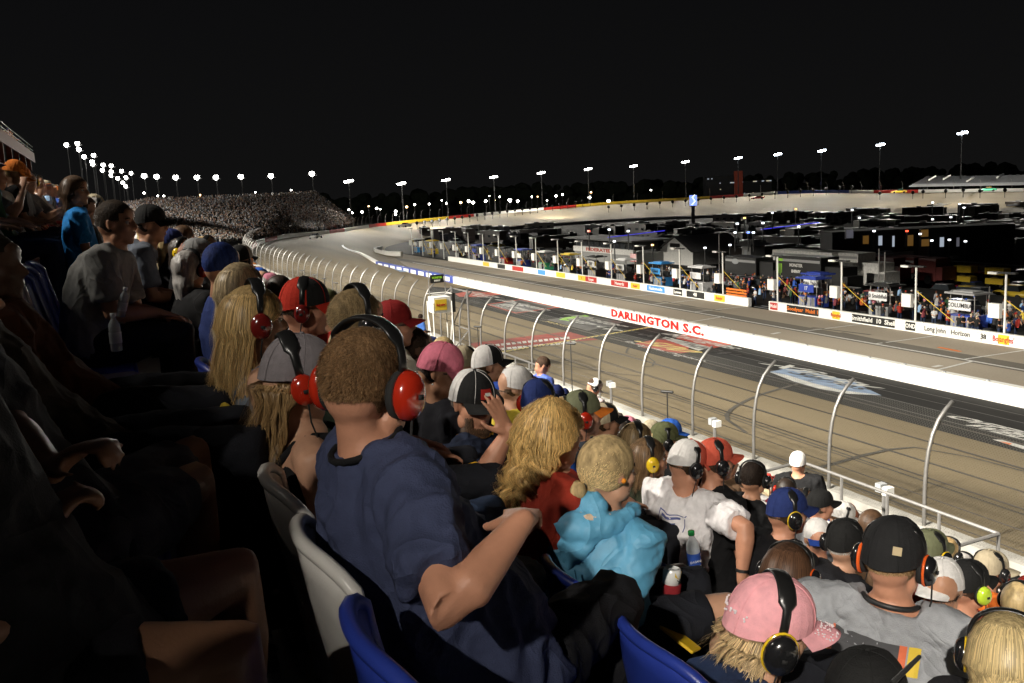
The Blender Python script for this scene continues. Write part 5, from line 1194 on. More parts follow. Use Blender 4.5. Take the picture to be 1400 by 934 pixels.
# hero
H, root, M, fr, shirt = near(502, 530, .47, 1, 'man in navy T-shirt with short brown hair and shiny red ear defenders, from behind', yaw=38, pitch=5, roll=2, tw=8, w=1.02, hipx=.11, nk=.104, legyaw=38, tone='ruddy', shirt=navy, pants=C('black_trousers', (.010, .010, .012)), legs='long', hairs=('short', (.25, .145, .07), 20000), vox=.008, seed=2, folds=.024, face=True, jaw=1.12, belly=.05, hs=1.03,
    arms={'R': (PZ(622, 868, 1.62), PZ(682, 752, 1.76), Fv*1.0+Uv*.15+Rv*.1, Vector((0, 0, -1)), 1.1), 'L': None}, cvox=.011)
muffs(root, M, Mcupred, None, size=1.12, over=.160)
b = MB(); K = 18; nb, u, fw, sd, cp, w_ = fr
b.tube([nb+u*.004+sd*.082*math.cos(6.2832*k/K)+fw*(.080*math.sin(6.2832*k/K)) for k in range(K+1)], .008, 8); b.build('neck_band', blackc, root, True)
# woman in grey cap
H, root, M, fr, sh_ = near(408, 522, .46, 1, 'woman in grey cap, bright red ear defenders and black tank top with long wavy hair', yaw=0, pitch=8, tw=-5, w=.95, legyaw=35, tone='fair', shirt=C('black_tank', (.012, .012, .013)), sleeve='tank', capped=True, hairs=('wavy', (.34, .21, .09), 2600, .36, -.035), vox=.009, seed=3, hs=.98, arms={'R': None, 'L': None}, pants=C('shorts_blue', (.03, .05, .10)))
cap(root, M, C('cap_grey', (.20, .18, .19)), MATS['cloth_cap_grey'], MATS['cloth_cap_grey'], 0, squat=1.0, big=1.06, tilt=4); muffs(root, M @ Matrix.Rotation(R(-18), 4, 'Y'), Mcupred, None, size=1.02, over=.168)
# blonde with dark red muffs
H, root, M, fr, sh_ = near(350, 440, .44, 1, 'long-haired blonde woman in a grey tank top wearing dark red ear defenders', yaw=4, pitch=4, tw=-8, w=.92, legyaw=30, tone='fair', shirt=C('tank_grey', (.16, .19, .24)), sleeve='tank', hairs=('long', (.62, .42, .18), 2800, .26, -.02), vox=.010, seed=4, arms={'R': None, 'L': None}); muffs(root, M, Mcupdk, None, size=1.0, over=.165)
b = MB(); nb, u, fw, sd, cp, w_ = fr; b.tube([cp(.7)-sd*.06-fw*.12, cp(.86)-sd*.075-fw*.112, nb-u*.04-sd*.085-fw*.03, nb-u*.05-sd*.085+fw*.05], .0045, 6); b.build('white_strap', whitec, root, True)
# buzz cut man
H, root, M, fr, sh_ = near(490, 442, .80, 1, 'man with cropped fair hair under wide black headband, beyond the navy T-shirt man', yaw=12, pitch=2, tone='ruddy', shirt=C('dark_green', (.02, .03, .02)), hairs=('short', (.34, .24, .12), 4500), seed=5, w=1.05, dx=.15); muffs(root, M, Mcupblk, None, over=.158)
# red and black cap
H, root, M, fr, sh_ = near(418, 424, .80, 1, 'man in a red and black cap with white piping, chin in hand, facing right', yaw=-18, pitch=4, tone='ruddy', shirt=C('maroon', (.10, .02, .02)), capped=True, hairs=('short', (.12, .08, .05), 1500), seed=6, w=1.05, hs=1.05, dx=.1)
cap(root, M, C('cap_black', (.015, .015, .015)), C('cap_red', (.48, .03, .015)), C('cap_red', (.48, .03, .015)), 0, big=1.08); muffs(root, M, Mcupdk, None, size=.9, over=.16)
# older long blonde
H, root, M, fr, sh_ = near(332, 397, .56, 1, 'woman with long pale blonde hair and pale blue denim shirt in the first row', yaw=30, pitch=0, tone='fair', shirt=C('denim_pale', (.22, .30, .40)), sleeve='long', hairs=('long', (.50, .38, .22), 2200, .24, -.02), seed=7, w=.95, face=False, hs=1.05)
H, root, M, fr, sh_ = near(305, 365, .50, 1, 'person in a navy hood with a pale blue stripe, far along the first row', yaw=40, tone='tan', shirt=C('navy_hood', (.03, .05, .18)), sleeve='long', hairs=('short', (.03, .06, .25), 10), seed=8, face=False)
H, root, M, fr, sh_ = near(330, 357, .95, 2, 'person in a grey and black cap over dark hair, beyond the pale blonde woman', yaw=35, tone='tan', shirt=blackc, capped=True, hairs=('long', (.05, .03, .02), 500, .15), seed=9, face=False); cap(root, M, C('cap_warm_grey', (.30, .27, .23)), C('cap_black', (0, 0, 0)), C('cap_black', (0, 0, 0)))
# row two
H, root, M, fr, sh_ = near(538, 446, 1.30, 2, 'older man in a dark red cap and glasses facing right', yaw=-15, tone='ruddy', shirt=C('cream', (.5, .47, .38)), capped=True, hairs=('short', (.3, .28, .25), 1200), seed=10); cap(root, M, C('cap_dark_red', (.28, .02, .02)), MATS['cloth_cap_dark_red'], MATS['cloth_cap_dark_red'])
b = MB(); b.tube([M@Vector((.085, .05, .01)), M@Vector((.098, .0, .012)), M@Vector((.085, -.05, .01)), M@Vector((-.01, -.075, .01))], .003, 5); b.build('glasses', Mblk, root)
H, root, M, fr, sh_ = near(565, 478, 1.42, 2, 'dark-haired man in a royal blue shirt beyond the pink cap', yaw=10, tone='deep', shirt=C('royal', (.02, .13, .55)), hairs=('short', (.05, .03, .02), 2500), seed=11)
H, root, M, fr, sh_ = near(602, 508, 1.32, 2, 'woman in pink cap with dark tied hair and earring, looking down', yaw=-35, pitch=18, tone='tan', shirt=C('dark_top', (.015, .015, .02)), capped=True, hairs=('short', (.04, .025, .02), 2500), seed=12, w=.9); cap(root, M, C('cap_pink', (.62, .17, .24)), MATS['cloth_cap_pink'], MATS['cloth_cap_pink'])
b = MB(); b.ell(M@Vector((.0, -.084, -.045)), (.005,)*3); b.build('earring', Mwhite, root)
# the man shading his face
H, root, M, fr, shirt = near(646, 552, 1.40, 2, 'bearded man in black and white trucker cap raising his hand to his brow', yaw=-80, pitch=8, roll=-3, tw=-30, w=1.16, hs=1.06, tone='ruddy', jaw=1.15, shirt=C('navy_jersey', (.02, .028, .055)), capped=True, hairs=('short', (.09, .055, .03), 2500), vox=.007, seed=13, dy=.02,
    arms={'R': (PX(655, 676, 1.22), PX(694, 592, 1.36), Vector((-.30, .12, .85)), Vector((-.45, .9, 0)), .16), 'L': None}, cvox=.011, collar=C('yellow_trim', (.78, .42, .02)), belly=.04)
cap(root, M, C('cap_black', (0, 0, 0)), C('cap_mesh_white', (.72, .70, .68)), C('cap_black', (0, 0, 0)), 0, (Mred, Mwhite), big=1.06, tilt=3)
b = MB(); g_ = random.Random(1); rotm = M.to_3x3()
bp2 = []
for i in range(2600):
    a = g_.uniform(-1.5, 1.5); z = g_.uniform(-.108, -.030); rr = .060+.034*math.cos(a); x = rr*math.cos(a)+.020; y = .062*math.sin(a)
    if z > -.072 and abs(a) < .75: continue
    p = Vector((x*(1 if z > -.09 else .92), y*(1+z*.6)*1.03, z)); bp2.append([p, p+Vector((.002, y*.08, -.006)), p+Vector((.003, y*.1, -.012))])
ribbons(bp2, [.0012]*len(bp2), 'beard', strandmat('hair'), root, shades(len(bp2), (.10, .055, .03), 3), M)['kind'] = 'stuff'
nb, u, fw, sd, cp, w_ = fr
S0 = nb-u*.085-sd*.178*w_; el = Vector(PX(655, 676, 1.22))-Vector((root.location)); q = S0.lerp(el, .76); d = (el-S0).normalized(); a1 = d.orthogonal().normalized(); a2 = d.cross(a1)
b = MB(); b.tube([q+a1*.082*w_*math.cos(6.2832*k/16)+a2*.082*w_*math.sin(6.2832*k/16) for k in range(17)], .010, 8); b.build('sleeve_trim', C('yellow_trim', (0, 0, 0)), root, True)
# curly hair, red shirt
H, root, M, fr, sh_ = near(757, 594, 1.38, 2, 'woman with curly golden hair and rust red shirt beside the blue jacket', yaw=-2, pitch=6, tw=-10, w=1.12, tone='ruddy', shirt=C('rust', (.30, .030, .016)), hairs=('curly', (.66, .43, .16), 3600, .22, -.02), vox=.010, seed=14, folds=.012, arms={'R': None, 'L': None}, hs=1.02)
b = MB(); b.ell(M@Vector((-.098, 0, .045)), (.034, .030, .034), n=12, m=8); b.build('hair_bunch', hairmat('golden', (.30, .18, .06)), root, True)
# blue jacket
H, root, M, fr, sh_ = near(832, 645, 1.48, 2, 'blonde woman with low bun and orange earplug in a sky blue rain jacket', yaw=6, pitch=5, tw=25, w=1.0, tone='fair', shirt=mat('rain_jacket', (.11, .36, .56), .55, noise=.08, nscale=20, bump=.15, bscale=50, spec=.5, crease=.35), sleeve='long', hairs=('bun', (.74, .54, .27), 4200), vox=.009, seed=15, folds=.010, fs=(12, 12, 14), cvox=.010, hs=.98, legs='short', belly=.03,
    arms={'R': (PX(850, 815, 1.42), PX(905, 838, 1.70), Vector((1, -.1, .1)), Vector((0, 0, -1)), .8), 'L': None})
b = MB(); b.ell(M@Vector((.004, -.087, -.012)), (.009, .006, .009)); b.build('earplug', mat('foam_orange', (.95, .32, .02), .6), root)
nb, u, fw, sd, cp, w_ = fr                                 # hood folded over the back, cream lining
b = MB(); hp = []; hr = []
for k in range(13):
    a = -2.3+4.6*k/12; q = max(0, math.cos(a)); hp.append(nb-fw*math.cos(a)*(.088+.050*q)+sd*math.sin(a)*.112+u*(.012-.050*q)); hr.append(.024+.040*q**1.5)
b.tube(hp, hr, 14, round_=True, flat=.8); b.tube([nb-fw*.10-u*.0, nb-fw*.155-u*.10, nb-fw*.165-u*.16], [.09, .075, .03], 14, round_=True, flat=.38)
remesh(b, .009, 'hood', MATS['rain_jacket'], root, 2, .010, 77, (22, 22, 22))
b = MB(); b.tube([hp[k]+u*(hr[k]*.62)+fw*.004*0 for k in range(3, 9)], [.010, .022, .028, .028, .024, .010], 10, round_=True, flat=.6); b.build('hood_lining', C('cream_lining', (.66, .50, .36)), root, True)
b = MB(); b.tube([cp(.62)-fw*.155-sd*.04, cp(.5)-fw*.165-sd*.07, cp(.35)-fw*.168-sd*.055, cp(.3)-fw*.17-sd*.02], .004, 6); b.build('drawstring', MATS['rain_jacket'], root)
# row three
near_caps = []
def simple(px, py, X, r, label, capspec=None, mf=None, **k):
    k['capped'] = bool(capspec)
    H, root, M, fr, s_ = near(px, py, X, r, label, **k)
    if capspec: cap(root, M, *capspec[:3], *(capspec[3:] if len(capspec) > 3 else ()))
    if mf: muffs(root, M, *mf)
    return H, root, M, fr, s_
cb = C('cap_black', (.015, .015, .015)); cw = C('cap_mesh_white', (.7, .7, .7)); cn = C('cap_navy', (.02, .035, .14)); cl_ = MATS
simple(705, 530, 2.2, 3, 'man in a backward cap with white mesh and a small yellow, red and blue badge', (cw, cw, C('cap_royal', (.02, .06, .30)), 150), None, yaw=-20, tone='fair', shirt=C('jersey_yellow', (.55, .42, .05)), hairs=('short', (.2, .13, .08), 800), seed=16)
simple(737, 552, 2.0, 3, 'person in navy cap with red ear defenders beside the golden curly hair', (cn, cn, cn), (Mcupred,), yaw=35, tone='tan', shirt=C('royal2', (.02, .08, .35)), hairs=('short', (.15, .09, .05), 800), seed=17)
simple(668, 500, 2.15, 3, 'man in a black cap with white mesh back, facing right beyond the raised hand', (cb, cw, cb), None, yaw=-12, tone='tan', shirt=blackc, hairs=('short', (.1, .06, .03), 600), seed=18)
simple(634, 498, 2.2, 3, 'man in a beige cap wearing black and red ear defenders, seen from behind', (C('cap_beige', (.45, .38, .26)),)*3, (Mcupdk,), yaw=60, tone='fair', shirt=C('tan_shirt', (.35, .28, .18)), seed=19)
simple(796, 568, 2.2, 3, 'bearded man in a camouflage cap with orange visor and red ear defenders, facing right', (C('cap_camo', (.16, .17, .10)), MATS['cloth_cap_camo'], C('cap_orange', (.80, .22, .03))), (Mcupred,), yaw=-15, tone='ruddy', shirt=C('charcoal', (.03, .035, .045)), hairs=('short', (.14, .08, .05), 1200), seed=20)
simple(826, 578, 2.85, 4, 'man in a tan and black cap beyond the camouflage cap', (cb, C('cap_tan', (.5, .42, .28)), cb), None, yaw=-10, tone='tan', shirt=blackc, hairs=('short', (.1, .06, .03), 600), seed=21)
# white T-shirt man leaning forward
H, root, M, fr, shirt = near(940, 636, 2.78, 4, 'man in white T-shirt leaning forward, red and white cap with black ear defenders', yaw=-2, pitch=14, tw=22, w=1.10, tone='ruddy', shirt=C('white_tee', (.84, .81, .82)), capped=True, hairs=('short', (.08, .05, .03), 1500), seed=22, folds=.022, vox=.009, cvox=.011, dy=.12, dx=-.10, hunch=.03, pants=C('khaki_shorts', (.50, .42, .34)), legs='short',
    arms={'R': (PX(1020, 722, 2.85), PX(1014, 788, 2.80), Vector((.3, .1, -.8)), Vector((0, 1, 0)), .7), 'L': None})
cap(root, M, C('cap_coral', (.58, .10, .06)), cw, MATS['cloth_cap_coral'], 0, big=1.05); muffs(root, M, Mcupblk, None, size=1.0)
nb, u, fw, sd, cp, w_ = fr
L_ = [rect2(-.085, .055, .085, .060, 10, 1), rect2(-.085, -.09, -.080, .06, 1, 8), rect2(.080, -.02, .085, .06, 1, 5)] + [rect2(-.06, .035-.028*k, .055-.02*k, .047-.028*k, 6, 1) for k in range(4)]
decal(shirt, root, cp(.80)-fw*.15-sd*.02, -sd, u, L_, paint('print_blue', (.10, .12, .32), .8), 'back_print')
def band(root, el, wr, t, r, Mx, name): 
    d = (wr-el).normalized(); c = el.lerp(wr, t); b = MB(); a1 = d.orthogonal().normalized(); a2 = d.cross(a1); b.loft([(c-d*.008, a1*r, a2*r), (c+d*.008, a1*r, a2*r)], 14); return b.build(name, Mx, root)
nb_ = Vector(root.location)
S0 = nb-u*.085-sd*.178*w_; e_ = PX(1020, 722, 2.85)-nb_; e_ = S0+(e_-S0).normalized()*min(max((e_-S0).length, .24), .31); wv = PX(1014, 788, 2.80)-nb_; wv = e_+(wv-e_).normalized()*min(max((wv-e_).length, .22), .27)
band(root, e_, wv, .88, .034, Mblk, 'wristwatch')
simple(872, 603, 3.1, 4, 'woman with glasses and small red ear defenders', None, (Mcupred,), yaw=-15, tone='fair', shirt=blackc, hairs=('long', (.35, .24, .12), 900, .12), seed=23, w=.9)
simple(888, 628, 2.75, 4, 'woman with bright yellow ear defenders and shoulder-length hair', None, (Mcupyel,), yaw=-18, tone='tan', shirt=C('black_lime', (.03, .035, .02)), hairs=('long', (.2, .12, .06), 900, .14), seed=24, w=.9)
simple(978, 632, 2.95, 4, 'person in a coral red cap and black headset beyond the white T-shirt man', (MATS['cloth_cap_coral'],)*3, (Mcupblk,), yaw=-10, tone='ruddy', shirt=blackc, hairs=('short', (.1, .06, .04), 600), seed=25)
simple(1077, 702, 3.1, 4, 'young man in a navy cap with black ear defenders ringed in yellow, facing right', (cn, cn, cn), (Mcupblk, Mcupyel), yaw=-15, pitch=3, tone='ruddy', shirt=C('black_jersey', (.012, .012, .014)), hairs=('short', (.1, .06, .03), 900), seed=26, w=1.05, face=True)
simple(1030, 655, 3.9, 5, 'dark-haired person in a black T-shirt with small orange print', None, (Mcupblk,), yaw=30, tone='tan', shirt=blackc, hairs=('short', (.03, .02, .015), 1800), seed=27)
simple(1122, 692, 4.9, 6, 'man in a black cap and wraparound sunglasses', (cb, cb, cb), None, yaw=-18, tone='ruddy', shirt=C('mid_grey', (.2, .2, .21)), hairs=('short', (.2, .15, .1), 500), seed=28)
simple(1118, 738, 3.95, 5, 'man in a backward white trucker cap with a blue strap, seen from behind', (cw, cw, C('cap_royal', (0, 0, 0)), 180), None, yaw=62, tone='ruddy', shirt=C('pale_grey', (.45, .46, .48)), hairs=('short', (.2, .12, .07), 500), seed=29)
simple(1156, 745, 3.25, 4, 'man with cropped white hair in a black cap and black ear defenders', (cb, cb, cb), (Mcupblk,), yaw=25, tone='fair', shirt=C('black2', (.015, .015, .018)), hairs=('short', (.55, .52, .48), 1600), seed=30, w=1.05)
simple(1078, 786, 2.35, 3, 'brunette in a black head strap and black ear defenders with an orange rim', None, (Mcupblk, Mcuporg), yaw=30, pitch=18, tone='ruddy', shirt=C('grey_tee_b', (.2, .2, .21)), hairs=('long', (.09, .045, .025), 2600, .14), seed=31, w=.95, face=False)
# grey number shirt, big black cap
H, root, M, fr, shirt = near(1222, 768, 2.25, 3, 'man in grey T-shirt with white number and stripes, black cap and orange-rimmed ear defenders', yaw=28, pitch=6, tw=42, w=1.32, hs=1.04, tone='ruddy', shirt=greyc, capped=True, hairs=('short', (.38, .24, .12), 3500), seed=32, folds=.013, vox=.009, cvox=.011, belly=.05, hunch=.06, dx=-.05)
cap(root, M, C('cap_black_big', (.018, .018, .019)), MATS['cloth_cap_black_big'], MATS['cloth_cap_black_big'], 0, big=1.06, squat=1.0); muffs(root, M, Mcupblk, Mcuporg, size=1.0, over=.15)
b = MB(); b.add([M@Vector(q) for q in ((-.120, -.030, .055), (-.112, -.055, .053), (-.106, -.055, .078), (-.114, -.030, .080))], [(0, 1, 2, 3)]); b.build('cap_patch', paint('tan_patch', (.42, .32, .16)), root)
nb, u, fw, sd, cp, w_ = fr; C0 = cp(.73)-fw*.2+sd*.05
rd = -sd
decal(shirt, root, C0, rd, u, [rect2(-.10, .005, .10, .075, 14, 5)], paint('print_dark', (.06, .06, .065), .85), 'stripe_print')
for x in (-.155, .125): decal(shirt, root, C0, rd, u, [rect2(x, .005, x+.035, .075, 3, 5)], paint('print_yellow', (.68, .48, .05), .8), 'stripe_print')
for x in (-.118, .098): decal(shirt, root, C0, rd, u, [rect2(x, .004, x+.022, .076, 3, 5)], paint('print_orange', (.62, .14, .06), .8), 'stripe_print', off=.004)
def num(shape, g, o, name): decal(shirt, root, C0, rd, u, shape, g, name, off=o)
vs, fs = text_mesh('18', .30, .012, 0, 1.05); decal(shirt, root, C0-u*.13, rd, u, [([(x+y*.18, y) for x, y, z in vs], fs)], paint('print_rust', (.32, .04, .02), .8), 'number_outline', off=.005)
vs, fs = text_mesh('18', .285, .0, 0, 1.1); decal(shirt, root, C0-u*.13, rd, u, [([(x+y*.18, y) for x, y, z in vs], fs)], paint('print_white', (.75, .74, .73), .8), 'number_print', off=.008)
b = MB(); b.tube([nb+u*.012+sd*.085*math.cos(t)+fw*(.085*math.sin(t)) for t in [3.3+.17*k for k in range(18)]], .009, 6); b.build('lanyard', paint('lanyard_black', (.02, .02, .02)), root, True)
simple(1272, 757, 3.9, 5, 'man in an olive cap with yellow and black ear defenders', (C('cap_olive', (.15, .16, .09)),)*3, (Mcupblk, Mcupyel), yaw=5, tone='ruddy', shirt=C('brick', (.30, .04, .03)), hairs=('short', (.12, .08, .05), 400), seed=33)
simple(1286, 806, 3.1, 4, 'man in a backward white cap with a dark beard, turned away', (cw, cw, cw, 160), None, yaw=40, tone='tan', shirt=C('maroon2', (.16, .02, .02)), hairs=('short', (.05, .03, .02), 800), seed=34, w=1.1)
simple(1324, 802, 3.7, 5, 'person in a black cap with a white stripe and neon green ear defenders', (cb, cb, cb), (Mcupneo,), yaw=-5, tone='ruddy', shirt=C('dark_red3', (.22, .03, .03)), hairs=('short', (.1, .06, .04), 500), seed=35)
simple(1352, 780, 4.9, 6, 'person in a beige bucket-like cap and orange shirt near the right edge', (C('cap_beige', (0, 0, 0)),)*3, (Mcupblk,), yaw=15, tone='tan', shirt=C('orange', (.62, .14, .02)), seed=36)
simple(1375, 900, 2.15, 3, 'blonde person in black jacket with black and yellow headset at the lower right corner', None, (Mcupblk, Mcupyel), yaw=40, pitch=15, tone='fair', shirt=C('black_jacket', (.014, .014, .016)), sleeve='long', hairs=('long', (.52, .40, .20), 2500, .10), seed=37, face=False)
# pink cap girl at the bottom
H, root, M, fr, sh_ = near(1052, 862, None, 2, 'girl in sparkly pink cap and big black ear defenders ringed in yellow, head down', Z=2.6, yaw=-20, pitch=12, roll=4, tone='fair', capped=True, shirt=C('dark_blue_top', (.03, .05, .12)), hairs=('long', (.58, .42, .22), 1800, .075, -.01), vox=.010, seed=38, hs=1.06, w=.95, face=False)
co = cap(root, M, C('cap_pale_pink', (.85, .40, .44)), MATS['cloth_cap_pale_pink'], MATS['cloth_cap_pale_pink'], 0, big=1.08); muffs(root, M, Mcupblk, Mcupyel, size=1.15, over=.170)
g_ = random.Random(5); sq = MB()
for i in range(60):
    u1 = g_.uniform(-.6, .6); v1 = g_.uniform(.1, .9); th = u1*R(58); z = .018+.020*math.cos(th)-.014*v1-.018*u1*u1*v1; q = Vector((-.008+.106*math.cos(th)+.072*v1*math.cos(u1*1.35)**.45, .087*math.sin(th), z+.002)); sq.ell(q, (.0025, .0025, .0018), n=6, m=4)
for i in range(26):
    th = g_.uniform(2.4, 3.9); zz = g_.uniform(.03, .06); sq.ell((-.008+.107*math.cos(th), .088*math.sin(th), zz), (.003, .003, .003), n=6, m=4)
stuff(sq.build('sparkles', mat('sparkle', (.85, .75, .78), .15), co))
simple(1184, 972, None, 2, 'person in a plain black cap with a radio antenna at the bottom edge', (cb, cb, cb), None, Z=2.05, yaw=30, pitch=5, tone='tan', shirt=blackc, hairs=('short', (.05, .03, .02), 500), seed=39, hs=1.0, face=False)
ant = PX(1222, 932, 1.30); an2 = PX(1257, 898, 1.36); b = MB(); b.tube([(0, 0, 0), (an2-ant)], [.006, .004], 8, round_=True); tag(b.build('radio_antenna', Mblk, None, loc=ant), 'short black radio aerial sticking up beside the black cap at the bottom edge', 'aerial')
# standing man in black T
H = PX(1091, 634, 7.5); root, M, fr, s_ = figure('heavy man in black T-shirt and white cap standing by the handrail', H, 7.55, H.y, H.z-1.68, yaw=40, w=1.28, hs=1.1, tone='ruddy', shirt=blackc, hairs=('short', (.15, .08, .05), 800), stand=True, tw=35, vox=.014, cvox=.016, seed=40, face=False, jaw=1.1, feet=True, belly=.05); cap(root, M, cw, cw, cw, 0, big=1.05)
BUSY += [(10, H.y), (9, H.y), (9, H.y-.5), (8, H.y-.5)]
# blue polo with backpack, and pink headset man, both bent over at the walkway
for (px, py, X, lab, sc, capc, tone_) in ((742, 500, 5.2, 'man in a bright blue polo shirt bending forward with a black and yellow backpack', C('polo', (.10, .16, .55)), None, 'ruddy'), (812, 530, 6.0, 'man in pale pink shirt and white cap with headset bending over near the rail', C('pale_pink', (.62, .52, .52)), (cw, cw, cw), 'ruddy')):
    H = PX(px, py, X); r_ = round((X+.3)/.78); root, M, fr, s_ = figure(lab, H, seatx(r_)-.15, H.y-.05, H.z-1.55, yaw=-10, pitch=40, w=1.1, tone=tone_, shirt=sc, stand=True, tw=0, vox=.014, cvox=.015, seed=41, hairs=('short', (.1, .06, .04), 800), face=False); BUSY.append((r_, H.y)); nb, u, fw, sd, cp, w_ = fr
    if capc: cap(root, M, *capc); muffs(root, M, Mcupblk)
    else:
        pos = root.location+cp(.7)-fw*.21; o = thing('backpack', 'black backpack with yellow stripes on the back of the man in blue', 'backpack', pos); b = MB(); b.ell((0, 0, 0), (.13, .16, .22), n=14, m=10); b.build('bag', blackc, o, True)
        for k in (-.05, .03): b = MB(); b.box((-.127, .02, k), (.02, .16, .014)); b.build('stripe', Myel, o)
# boy in blue by the fence
H = PX(575, 434, 9.3); root, M, fr, s_ = figure('boy in light blue T-shirt standing below the flag stand', H, 9.3, H.y, H.z-1.5, yaw=60, w=.95, hs=1, tone='ruddy', shirt=C('light_blue', (.10, .25, .75)), stand=True, vox=.02, cvox=.02, hairs=('short', (.06, .04, .03), 100), face=False, seed=43)
# ---------------------------------------------------------------- our own dark row on the left
figs = [
 (160, 306, None, 0, 'young man with cropped hair in a grey T-shirt, in the shade on the left', dict(yaw=-28, pitch=2, tone='tan', shirt=C('grey_tee', (.26, .26, .25)), hairs=('short', (.06, .04, .025), 3500), seed=50, tw=-15, w=1.08, vox=.009, cvox=.012, arms={'R': None, 'L': None}), None),
 (206, 308, .18, 0, 'bearded man in a cap leaning forward beside the grey T-shirt man', dict(yaw=-20, pitch=5, tone='tan', shirt=C('grey_blue', (.16, .18, .22)), hairs=('short', (.05, .03, .02), 900), seed=51, w=1.05), (cb, cb, cb)),
 (104, 262, -.28, 0, 'woman in a bright blue top among the shaded spectators', dict(yaw=-30, tone='tan', shirt=C('bright_blue', (.02, .22, .60)), hairs=('long', (.12, .07, .04), 700, .2), seed=52, w=.9), None)]
for (px, py, X, r, lab, kw_, cs) in figs:
    H, root, M, fr, s_ = near(px, py, X, r, lab, Z=5.1 if X is None else 6.3 if px == 206 else 7.7, capped=bool(cs), **kw_)
    if cs: cap(root, M, *cs)
# two near neighbours: only knees, hands and shoulders come into the picture
kn = PX(248, 812, .17); 
def PK(px, py, dz): return PG(px, py, EYE+dz)
root, M, fr, s_ = figure('person in dark shorts with bare knees in the shade at the lower left', Vector((-.30, 1.55, EYE-.08)), seatx(0), 1.6, floorz(0), yaw=-20, tone='brown', shirt=C('char_a', (.02, .02, .022)), pants=C('dark_shorts', (.02, .02, .025)), legs='short', seed=60, knees=[PK(318, 892, -.70), PK(322, 786, -.72)], arms={'R': (Vector((-.42, 1.28, EYE-.62)), Vector((-.20, 1.42, EYE-.56)), Vector((.3, .8, 0)), Vector((0, 0, -1)), .5), 'L': (Vector((-.42, 1.86, EYE-.62)), Vector((-.18, 1.75, EYE-.56)), Vector((.3, -.8, 0)), Vector((0, 0, -1)), .5)}, hairs=('short', (.05, .03, .02), 500), w=1.05, face=False, sleeve='long', short_e=.45)  # darker skin colour dims the knees, standing in for shade
root, M, fr, s_ = figure('person in grey shorts in the shade with hands raised, lower left', Vector((-.32, 2.15, EYE-.16)), seatx(0), 2.2, floorz(0), yaw=-20, tone='brown', shirt=C('char_b', (.04, .04, .045)), pants=C('grey_shorts', (.10, .10, .11)), legs='short', seed=61, knees=[PK(266, 660, -.70), PK(262, 622, -.68)], hairs=('short', (.05, .03, .02), 500),  # skin darkened here too, in place of shade on hands and knees
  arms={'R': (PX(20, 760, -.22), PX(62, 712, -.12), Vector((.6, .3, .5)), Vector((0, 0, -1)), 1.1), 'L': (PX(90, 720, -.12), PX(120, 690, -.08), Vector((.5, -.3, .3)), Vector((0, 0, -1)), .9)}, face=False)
root, M, fr, s_ = figure('dark figure in a tan hooded top at the left edge of the picture', Vector((-.42, 2.9, EYE-.14)), seatx(0), 2.9, floorz(0), yaw=-15, tone='deep', sleeve='long', shirt=C('char_c', (.06, .045, .035)), seed=62, hairs=('short', (.04, .03, .02), 500), face=False)  # skin and top coloured dark to stand in for shade
root, M, fr, s_ = figure('shadowed person in orange-brown top between the left edge and the grey T-shirt man', Vector((-.38, 3.6, EYE-.18)), seatx(0), 3.6, floorz(0), yaw=-20, tone='deep', sleeve='long', shirt=C('char_d', (.09, .03, .012)), seed=63, hairs=('short', (.04, .03, .02), 500), face=False)  # shade on this figure is put into its dark skin and cloth
BUSY += [(0, 1.6), (0, 2.2), (0, 2.9), (0, 3.6), (0, 0)]
# ---------------------------------------------------------------- things held
def bottle(P, label, capc, tilt=(0, 0), lab=True, s=1.0, level=.5):
    o = thing('water_bottle', label, 'bottle', P); o.rotation_euler = (tilt[0], tilt[1], 0)
    prof_ = [(0, .026), (.004, .031), (.05, .0315), (.055, .030), (.06, .0315), (.12, .0315), (.15, .029), (.172, .016), (.18, .0125), (.19, .0125)]
    b = MB(); b.loft([((0, 0, z*s), (r*s, 0, 0), (0, r*s, 0)) for z, r in prof_], 18); b.build('bottle_body', mat('clear_plastic', (.62, .66, .68), .08, spec=.8, alpha=.45), o, True)
    b = MB(); b.loft([((0, 0, z*s), (r*s, 0, 0), (0, r*s, 0)) for z, r in ((.188, .0150), (.190, .0155), (.207, .0155), (.209, .013))], 14); b.build('bottle_cap', capc, o, True)
    if lab: b = MB(); b.loft([((0, 0, z*s), (.0322*s, 0, 0), (0, .0322*s, 0)) for z in (.045, .105)], 18, cap=False); b.build('bottle_label', paint('label_blue', (.03, .08, .35), .4) if capc is Mgn else paint('label_pale', (.4, .42, .45), .4), o, True)
    return o
Mgn = Mpl((.02, .25, .06), 'green_cap'); Mwc = Mpl((.7, .7, .7), 'white_cap')
bo = bottle(PX(951, 783, 2.45), 'clear water bottle with a green cap and blue label in front of the white T-shirt', Mgn, (0, -.1), s=1.05)
text_obj('lettering', 'DASANI', .016, Mwhite, [c for c in bo.children if 'label' in c.name][0], (-.012, -.0345, .072), (1, -.2, 0), (0, 0, 1), 0, .0005)
bottle(PZ(165, 433, 4.9), 'clear water bottle with a white cap held upright in the shade', Mwc, (.1, .25), s=.75)
bottle(PZ(160, 480, 4.4), 'large bottle of amber drink standing in a seat holder in the shade', Mwc, s=.85)
P = PX(916, 850, 1.66)+Vector((0, 0, .075)); o = thing('drink_can', 'white and yellow drink can in a dark red foam sleeve', 'can', P); o.rotation_euler = (.05, .1, .4)
b = MB(); b.loft([((0, 0, z), (r, 0, 0), (0, r, 0)) for z, r in ((.055, .032), (.112, .032), (.120, .028), (.122, .026), (.119, .025))], 20); b.build('can', Mpl((.72, .72, .70), 'can_white'), o, True)
